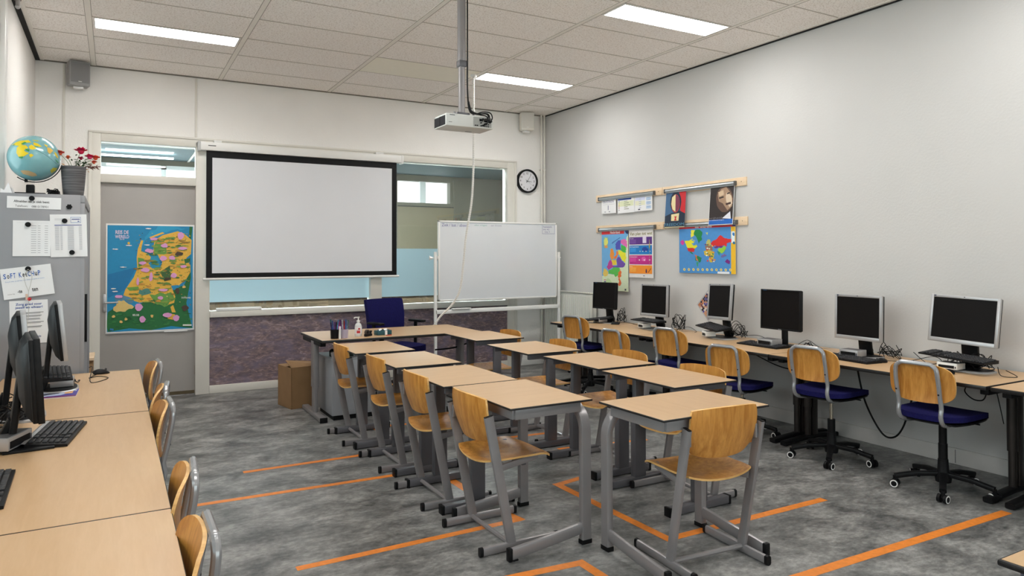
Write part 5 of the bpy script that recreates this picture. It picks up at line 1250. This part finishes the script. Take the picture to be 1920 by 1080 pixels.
for pts, c in [([(140,240),(200,190),(260,160),(370,140),(410,180),(330,190),(290,230),(230,250)],YE), ([(210,280),(250,240),(330,230),(370,270),(330,290),(290,300),(330,340),(380,360),(340,395),(290,430),(240,440),(205,370)],YE), ([(375,250),(410,215),(450,240),(490,270),(430,300),(390,290)],YE), ([(440,170),(500,190),(560,235),(510,245),(440,220)],YE), ([(380,385),(410,365),(445,390),(400,435)],YE), ([(630,240),(680,250),(720,290),(670,350),(640,320)],C_(230,190,90,.3)), ([(730,300),(770,340),(795,415),(770,400),(745,350)],YE), ([(590,190),(640,210),(630,235),(600,215)],YE), ([(680,630),(720,580),(785,585),(760,630),(700,680)],C_(200,195,70,.3)), ([(260,660),(300,650),(370,650),(470,690),(495,730),(430,750),(300,715)],SA), ([(420,130),(520,135),(500,155),(440,150)],C_(190,190,90,.3))]: patch(pts, c)
for pts in [[(265,215),(320,175),(345,190),(290,225)],[(325,290),(385,295),(380,335),(340,320)],[(450,235),(520,235),(500,245),(460,245)],[(235,430),(300,420),(290,455),(250,455)],[(150,240),(190,220),(170,250)],[(750,430),(800,485),(795,500),(760,460)],[(755,330),(785,370),(775,360)]]: patch(pts, GE, 1.007)
m.build('land', ball)
m = MB(); pts = [gp(470+k*36, 300+ (k**1.35)*12, 1.003) for k in range(10)]; m.tube(pts, .0007, C_(60,80,90), 5); m.build('equator_line', ball)
m = MB(); pts = []
for k in range(15):
    a = math.radians(-125+k*8); pts.append(V((0,0,gz))+(rg*math.cos(a)+V((0,0,1))*math.sin(a))*(GR+.010))
m.rtube(pts, .030, .006, tw, M_black); m.cyl((-.045,0,gz-GR-.012), (-.045,0,gz-GR+.01), .01, M_black, n=12); m.build('meridian_arc', t)
m = MB(); m.box((-.02,0,.04), (.05,.05,.07), M_black, None, .008); m.box((-.02,0,.008), (.19,.17,.014), M_black, None, .006); m.build('stand', t)
# vase with flowers
t = thing('vase', 'grey ribbed pot standing on the cupboard beside the globe', 'vase', (-.256, 5.95, CBZ+.001))
m = MB(); pf = []
for k in range(45): z = .216*k/44; r = .060+.019*(k/44)**.7+(.0011 if k % 2 else -.0004); pf.append((r, z))
pf += [(.073,.216),(.070,.19)]
m.lathe(pf, mat('grey woven pot', (.16,.155,.16), .6, noise=.45, nscale=3, col2=(.05,.05,.055), stretch=(1.5,1.5,60)), 40); m.build('pot', t)
m = MB(); m.cyl((0,0,.17), (0,0,.19), .068, mat('dry moss', (.25,.16,.07), .9, noise=.4, nscale=60), n=24); m.build('filling', t)
t = thing('flowers', 'red and orange artificial flowers standing in the grey ribbed pot', 'flowers', (-.256, 5.95, CBZ+.19))
fl = [(-.083,-.02,.115,(225,90,60),.026),(-.035,0,.09,(230,110,70),.016),(.045,-.01,.14,(215,30,80),.036),(.045,.0,.088,(190,40,90),.016),(.10,-.02,.10,(225,50,110),.028),(.135,0,.098,(230,100,60),.026),(.125,.0,.065,(225,85,50),.018)]
m = MB()
for x, y, z, c, r in fl: m.tube(wire([(x*.15,0,-.02),(x*.4,y*.5,z*.45),(x,y,z)], .002, None), .0018, C_(70,110,50), 6)
m.build('stems', t)
rd = random.Random(9)
for x, y, z, c, r in fl:
    m = MB(); r *= 1.35
    for lay in range(3):
        for k in range(8):
            a = 2*PI*k/8+lay*.4; rr = r*(1-.28*lay); dd = V((math.cos(a), math.sin(a)*.8, .25+.45*lay)).normalized(); sd = V((-math.sin(a), math.cos(a), .1))*rr*.5; o = V((x,y,z+lay*.003))
            m.add([o, o+dd*rr*.6+sd, o+dd*rr*1.05+V((0,0,rd.uniform(-.003,.005))), o+dd*rr*.6-sd], [(0,1,2,3)], C_(*[max(0, min(255, q+rd.choice((-18,0,10)))) for q in c]))
    m.sphere((x,y,z), r*.42, C_(*c), 10, 7); m.build('blossom', t)
m = MB()
for cx, cy, cz, n in ((.02,0,.06,26),(.075,0,.055,26),(.035,0,.03,14)):
    for k in range(n):
        o = V((cx+rd.gauss(0,.016), cy+rd.gauss(0,.016), cz+rd.gauss(0,.014))); a = rd.uniform(0, 2*PI); u = V((math.cos(a), math.sin(a), rd.uniform(-.5,.7)))*.014; w_ = V((-math.sin(a), math.cos(a), .3))*.006
        m.add([o-u, o+w_, o+u, o-w_], [(0,1,2,3)], C_(45,85,45))
m.build('leaves', t)
m = MB()
for cx, cz, n, c in ((.11,.03,36,(90,45,35)),(-.01,.02,30,(205,140,80)),(.03,.012,18,(190,120,60))):
    for k in range(n):
        o = V((cx+rd.gauss(0,.022), rd.gauss(0,.015), cz+rd.gauss(0,.009))); a = rd.uniform(0, 2*PI); u = V((math.cos(a), math.sin(a)*.5, rd.uniform(-.6,.4)))*.018; w_ = V((0, .2, 1))*.004
        m.add([o-u, o+w_, o+u, o-w_], [(0,1,2,3)], C_(*c))
m.build('dry_leaves', t)
tangle('tangle of black cables lying on the cupboard beside the globe', (-.375, 5.92), .095, 14, 21, .045, z=CBZ+.003, group=None)
m = MB(); z = CBZ; m.add([(-.655,5.80,z),(-.60,5.80,z),(-.625,5.82,z+.075)], [(0,1,2)], M_paper); m.add([(-.60,5.80,z),(-.59,5.86,z),(-.612,5.82,z+.07)], [(0,1,2)], M_paper); m.add([(-.665,5.79,z+.001),(-.625,5.79,z+.001),(-.665,5.80,z+.035)], [(0,1,2)], M_paper)
m.add([(-.655,5.80,z),(-.59,5.86,z),(-.625,5.83,z+.06)], [(0,1,2)], M_paper); tag(m.build('folded_paper'), 'white folded paper figure at the left end of the cupboard top', 'paper')
t = thing('cardboard_box', 'narrow brown box in the gap between cupboard and door', 'box', (-.32, 7.45, 0)); 
m = MB(); m.lohi((-.16,-.2,0),(.16,.2,.58), M_card, .003); m.build('carton', t); m = MB(); m.lohi((-.17,-.21,.61),(.17,.21,.635), M_rail, .002); m.lohi((-.15,-.19,.58),(.13,.19,.61), M_dark); m.build('lid', t)
t = thing('blind_bracket', 'small brown blind bracket on the left wall just under the ceiling', 'bracket', (XL+.03, 6.42, 3.46)); m = MB(); m.lohi((0,-.05,.0),(.05,.05,.055), mat('brown bracket', (.14,.10,.07), .4, metal=.5, noise=.2), .008); m.build('plate', t); m = MB(); m.cyl((.03,0,-.05),(.03,0,.0),.014,M_silver); m.sphere((.03,0,-.055),.018,M_silver,12,8); m.build('hook', t)

# ================================================================== AROUND THE TEACHER DESK
t = thing('office_chair', 'dark blue office chair with armrests behind the teacher desk', 'office chair', (2.79, 7.62, 0), -PI/2+.28)
m = MB(); m.plate(lambda u, v: ((-.235-.02*v+.03*u*u-.03*v*v, u*.245*(1+.05*v)*(1-.04*v**4), .80+v*.235*(1-.03*u**4)), (1,0,.08)), .055, M_blue, M_blue, 16, 14); m.build('backrest', t)
m = MB(); m.rtube([(-.28,0,.72),(-.29,0,.55),(-.22,0,.44),(-.05,0,.42)], .06, .02, (0,1,0), M_black); m.build('back_bar', t)
m = MB(); m.plate(lambda u, v: (.03+v*.25*math.sqrt(1-.2*u*u), u*.25*math.sqrt(1-.2*v*v), .485+.01*u*u-.025*max(0,v-.4)**2) and ((.03+v*.25*math.sqrt(1-.2*u*u), u*.25*math.sqrt(1-.2*v*v), .485+.01*u*u), (0,0,1)), .065, M_blue, M_blue, 14, 14); m.build('seat', t)
for s_ in (-1, 1):
    m = MB(); m.rtube([(-.02,s_*.23,.445),(-.02,s_*.285,.46),(-.02,s_*.29,.765)], .05, .018, (1,0,0), M_black); m.build('arm_post', t)
    m = MB(); m.box((.01,s_*.285,.778),(.25,.075,.028), M_black, None, .012); m.build('armrest', t)
m = MB(); m.cyl((0,0,.1),(0,0,.45),.027,M_black); m.box((0,0,.445),(.2,.18,.03),M_black,None,.005); m.build('gas_lift', t)
m = MB(); m.lathe([(.045,.055),(.05,.09),(.03,.16)], M_black, 20)
for k in range(5): a = 2*PI*k/5; d_ = V((math.cos(a),math.sin(a),0)); m.rtube([d_*.03+V((0,0,.105)),d_*.31+V((0,0,.07))],.045,.03,d_.cross(V((0,0,1))),M_black); m.cyl(d_*.31+V((0,0,.028))+d_.cross(V((0,0,1)))*.03, d_*.31+V((0,0,.028))-d_.cross(V((0,0,1)))*.03, .028, M_black)
m.build('star_base', t)
DZT = .759
def pen_cup(label, x, y, mm, glass, cols, side):
    t = thing('pen_cup', label, 'pen cup', (x, y, DZT), 0, 'pen cups'); m = MB()
    m.lathe([(.036,0),(.039,.082),(.042,.085),(.038,.085),(.035,.004)], mm, 24); m.build('cup', t)
    rd = random.Random(int(x*100))
    for k, (nm, c) in enumerate(cols):
        a = 2*PI*k/len(cols); bx, by = .020*math.cos(a), .020*math.sin(a); ln = rd.uniform(.035,.060); h = rd.uniform(.145,.185)
        p0 = V((x+bx, y+by, DZT+.008)); p1 = V((x+bx*(1+ln*22), y+by*(1+ln*22), DZT+h))
        q = thing('pen', nm+' pen standing in the '+side+' pen cup', 'pen', p0, 0, 'pens in the cups')
        m = MB(); d_ = p1-p0; m.cyl((0,0,0), d_*.72, .0058, C_(*c), n=8); m.build('barrel', q)
        m = MB(); m.cyl(d_*.72, d_, .0068, C_(*[int(v*.75) for v in c]), n=8); m.build('cap', q)
pen_cup('dark pen cup crowded with pens, left one on the teacher desk', 1.790, 6.535, M_black, 0, [('pink',(225,60,160)),('black',(25,25,30)),('mid blue',(45,85,160)),('teal',(30,110,120)),('navy blue',(30,40,100)),('purple',(95,45,130)),('light blue',(90,150,200))], 'left')
pen_cup('lilac rimmed pen cup with markers, right one on the teacher desk', 1.878, 6.530, mat('lilac tumbler', (.45,.40,.50), .2, noise=.05), 1, [('green',(60,130,70)),('bright blue',(50,110,190)),('white',(220,220,225)),('brown',(120,60,50)),('violet',(90,50,120)),('red',(180,50,60)),('grey-blue',(120,140,180))], 'right')
t = thing('marker', 'white marker standing upright between the two pen cups', 'marker', (1.823, 6.475, DZT)); m = MB(); m.cyl((0,0,0),(0,0,.085),.009,M_white,n=14); m.build('barrel', t); m = MB(); m.cyl((0,0,.085),(0,0,.115),.0098,M_paper,n=14); m.build('cap', t)
t = thing('soap_bottle', 'clear pump bottle with a red and white label on the teacher desk', 'bottle', (2.035, 6.60, DZT))
m = MB(); m.lathe([(.030,0),(.033,.01),(.033,.10),(.026,.118),(.014,.128),(.014,.135)], mat('clear gel plastic', (.70,.72,.72), .15, noise=.05), 28); bt = m.build('bottle', t)
m = MB(); m.lathe([(.0332,.025),(.0335,.027),(.0335,.088),(.0332,.09)], M_paper, 28); lb = m.build('label', bt)
m = MB(); R_ = .034
for a0, a1, z0, z1, c in ((-2.3,-1.3,.032,.055,(200,40,45)),(-1.9,-1.3,.066,.082,(190,50,55)),(-2.3,-1.2,.058,.063,(215,120,120))):
    n = 8; vs = []
    for k in range(n+1): a = a0+(a1-a0)*k/n; vs += [(R_*math.cos(a),R_*math.sin(a),z0),(R_*math.cos(a),R_*math.sin(a),z1)]
    m.add(vs, [(2*k,2*k+2,2*k+3,2*k+1) for k in range(n)], C_(*c))
m.build('label_print', lb)
m = MB(); m.cyl((0,0,.135),(0,0,.152),.016,M_white); m.cyl((0,0,.15),(0,0,.178),.006,M_white); m.rtube([(.012,0,.182),(-.035,0,.180),(-.042,0,.172)],.014,.010,(0,1,0),M_white); m.build('pump', bt)
t = thing('tape_dispenser', 'small black tape dispenser between the pump bottle and the tissue box', 'tape dispenser', (2.115, 6.56, DZT), .5)
m = MB(); m.rtube([(-.035,0,.012),(.045,0,.012)],.03,.024,(0,1,0),M_black); m.rtube([(.03,0,.02),(.045,0,.05)],.028,.008,(0,1,0),M_black); m.build('body', t)
m = MB(); m.cyl((-.01,-.010,.038),(-.01,.010,.038),.026,C_(60,55,50),n=24); m.cyl((-.01,-.012,.038),(-.01,.012,.038),.014,M_black,n=18); m.build('roll', t)
t = thing('tissue_box', 'dark teal tissue box with white tissues on the teacher desk', 'tissue box', (2.29, 6.63, DZT), .12)
m = MB(); m.lohi((-.075,-.045,0),(.075,.045,.042), C_(20,75,85), .004); m.build('box', t)
m = MB(); m.plate(lambda u,v: ((u*.05, v*.025, .048+.008*math.sin(u*5)*math.cos(v*3)), (0,0,1)), .002, M_paper, M_paper, 10, 6); m.lohi((.0,-.0465,.0),(.025,-.0445,.042), M_paper); m.build('tissue', t)
m = MB(); m.box((2.31, 6.515, DZT+.004), (.06,.012,.008), C_(190,70,50), Matrix.Rotation(.1,3,'Z'), .002); tag(m.build('eraser'), 'small red stick lying in front of the tissue box', 'stationery')
# drawer unit
t = thing('drawer_unit', 'grey metal drawer unit under the left end of the teacher desk', 'drawer unit', (1.76, 6.51, 0))
m = MB(); m.lohi((0,0,.045),(.415,.53,.565), M_cabinet_l, .005); m.build('body', t); m = MB(); m.lohi((-.004,-.004,.555),(.42,.534,.572), M_cabinet_l, .004); m.build('top', t)
m = MB(); m.lohi((.02,.02,.0),(.40,.51,.045), M_black); m.build('plinth', t)
for k in range(3):
    m = MB(); m.lohi((.005,-.006+.536,.06+k*.165),(.41,.545,.215+k*.165), M_cabinet_l, .003); o = m.build('drawer', t); m = MB(); m.lohi((.12,.545,.17+k*.165),(.30,.56,.185+k*.165), M_metal_dk, .003); m.build('handle', o)
m = MB(); m.plate(lambda u,v: ((1.90+u*.11*math.sqrt(1-.4*v*v), 6.70+v*.12*math.sqrt(1-.4*u*u), .600+.014*math.cos(u*4)*math.cos(v*3)-.012*u*u), (0,0,1)), .045, M_green, M_green, 16, 14)
tag(m.build('folded_cloth'), 'dark green folded cloth lying on the drawer unit', 'cloth')
# cardboard box
t = thing('cardboard_box', 'brown cardboard box with a raised flap left of the teacher desk', 'box', (1.672, 7.405, 0), .19)
m = MB(); hx, hy, hz = .165, .168, .41
for a, b in (((-hx,-hy,0),(hx,-hy+.005,hz)),((-hx,hy-.005,0),(hx,hy,hz)),((-hx,-hy,0),(-hx+.005,hy,hz)),((hx-.005,-hy,0),(hx,hy,hz)),((-hx,-hy,0),(hx,hy,.005))): m.lohi(a, b, M_card)
m.build('carton', t)
def flap(pts):
    m = MB(); n = (V(pts[1])-V(pts[0])).cross(V(pts[2])-V(pts[0])).normalized()*.004; m.add([V(q) for q in pts]+[V(q)+n for q in pts], [(3,2,1,0),(4,5,6,7),(0,1,5,4),(1,2,6,5),(2,3,7,6),(3,0,4,7)], M_card); m.build('flap', t)
flap([(-hx,-hy,hz),(hx,-hy,hz),(hx,.02,hz+.015),(-hx,-.02,hz+.06)]); flap([(hx,hy,hz),(-hx,hy,hz),(-hx,.02,hz-.01),(hx,.02,hz-.005)])
t = thing('paper_roll', 'white cylinder lying on the floor under the desks', 'roll', (3.93, 6.3, .035)); m = MB(); m.cyl((0,0,0),(-.10,-.20,0),.033,M_white); m.build('roll_body', t); m = MB(); m.cyl((-.1,-.2,0),(-.11,-.22,0),.025,M_silver); m.build('end_cap', t)

# ================================================================== ORANGE FLOOR TAPE
def tape(label, pts, w_=.05):
    m = MB()
    for i in range(len(pts)-1):
        a, b = V((*pts[i], 0)), V((*pts[i+1], 0)); d_ = (b-a).normalized(); n = V((-d_.y, d_.x, 0))*w_/2; z = V((0,0,.0009+.0004*(i % 2))); q = max(2, int((b-a).length/.05)); rd = random.Random(i+len(label))
        if i > 0: a = a-d_*w_/2
        vs = []
        for k in range(q+1):
            p_ = a.lerp(b, k/q); j = [rd.uniform(-.0015,.0015) for _ in range(2)]
            vs += [p_+n*(1+j[0]*20)+z, p_-n*(1+j[1]*20)+z]
        vs += [v-V((0,0,.0008)) for v in vs]
        N = 2*(q+1); m.add(vs, [(2*k+1,2*k+3,2*k+2,2*k) for k in range(q)]+[(2*k,2*k+2,N+2*k+2,N+2*k) for k in range(q)]+[(2*k+3,2*k+1,N+2*k+1,N+2*k+3) for k in range(q)], M_tape)
    tag(m.build('floor_tape', smooth=False), label, 'floor tape', 'orange floor tape lines')
tape('short straight orange tape strip, farthest of the three left of the desks', [(.80,5.285),(1.68,5.29)])
tape('long straight orange tape strip starting near the left table, middle of the three', [(.10,4.74),(1.75,4.69)])
tape('orange tape strip reaching under the nearest left-column chair', [(.78,3.525),(2.045,3.545),(2.02,3.70)])
tape('orange tape with two corners running under the crosswise desk', [(2.96,4.03),(2.575,3.955),(2.595,2.905),(3.86,2.895)], .055)
tape('long diagonal orange tape strip in the lower right corner of the floor', [(2.3,2.27),(4.60,2.215)], .06)
tape('orange tape corner at the bottom picture edge between the two nearest chairs', [(1.45,2.945),(2.02,2.895),(2.03,2.3)], .055)
tape('short orange tape strip glimpsed between the legs of the right column', [(3.05,4.68),(3.85,4.56)])
tape('orange tape stub crossing between second and third left desks', [(2.0,4.50),(2.01,4.02)], .06)
tape('orange tape corner near the drawer unit, behind the left column', [(2.02,5.65),(2.02,6.10),(3.0,5.98)])
tape('faint orange tape strip under the middle right-column desks', [(2.55,5.22),(3.35,5.14)])
tape('orange tape end beside the foot of the middle computer table', [(4.10,4.12),(4.60,4.09)])
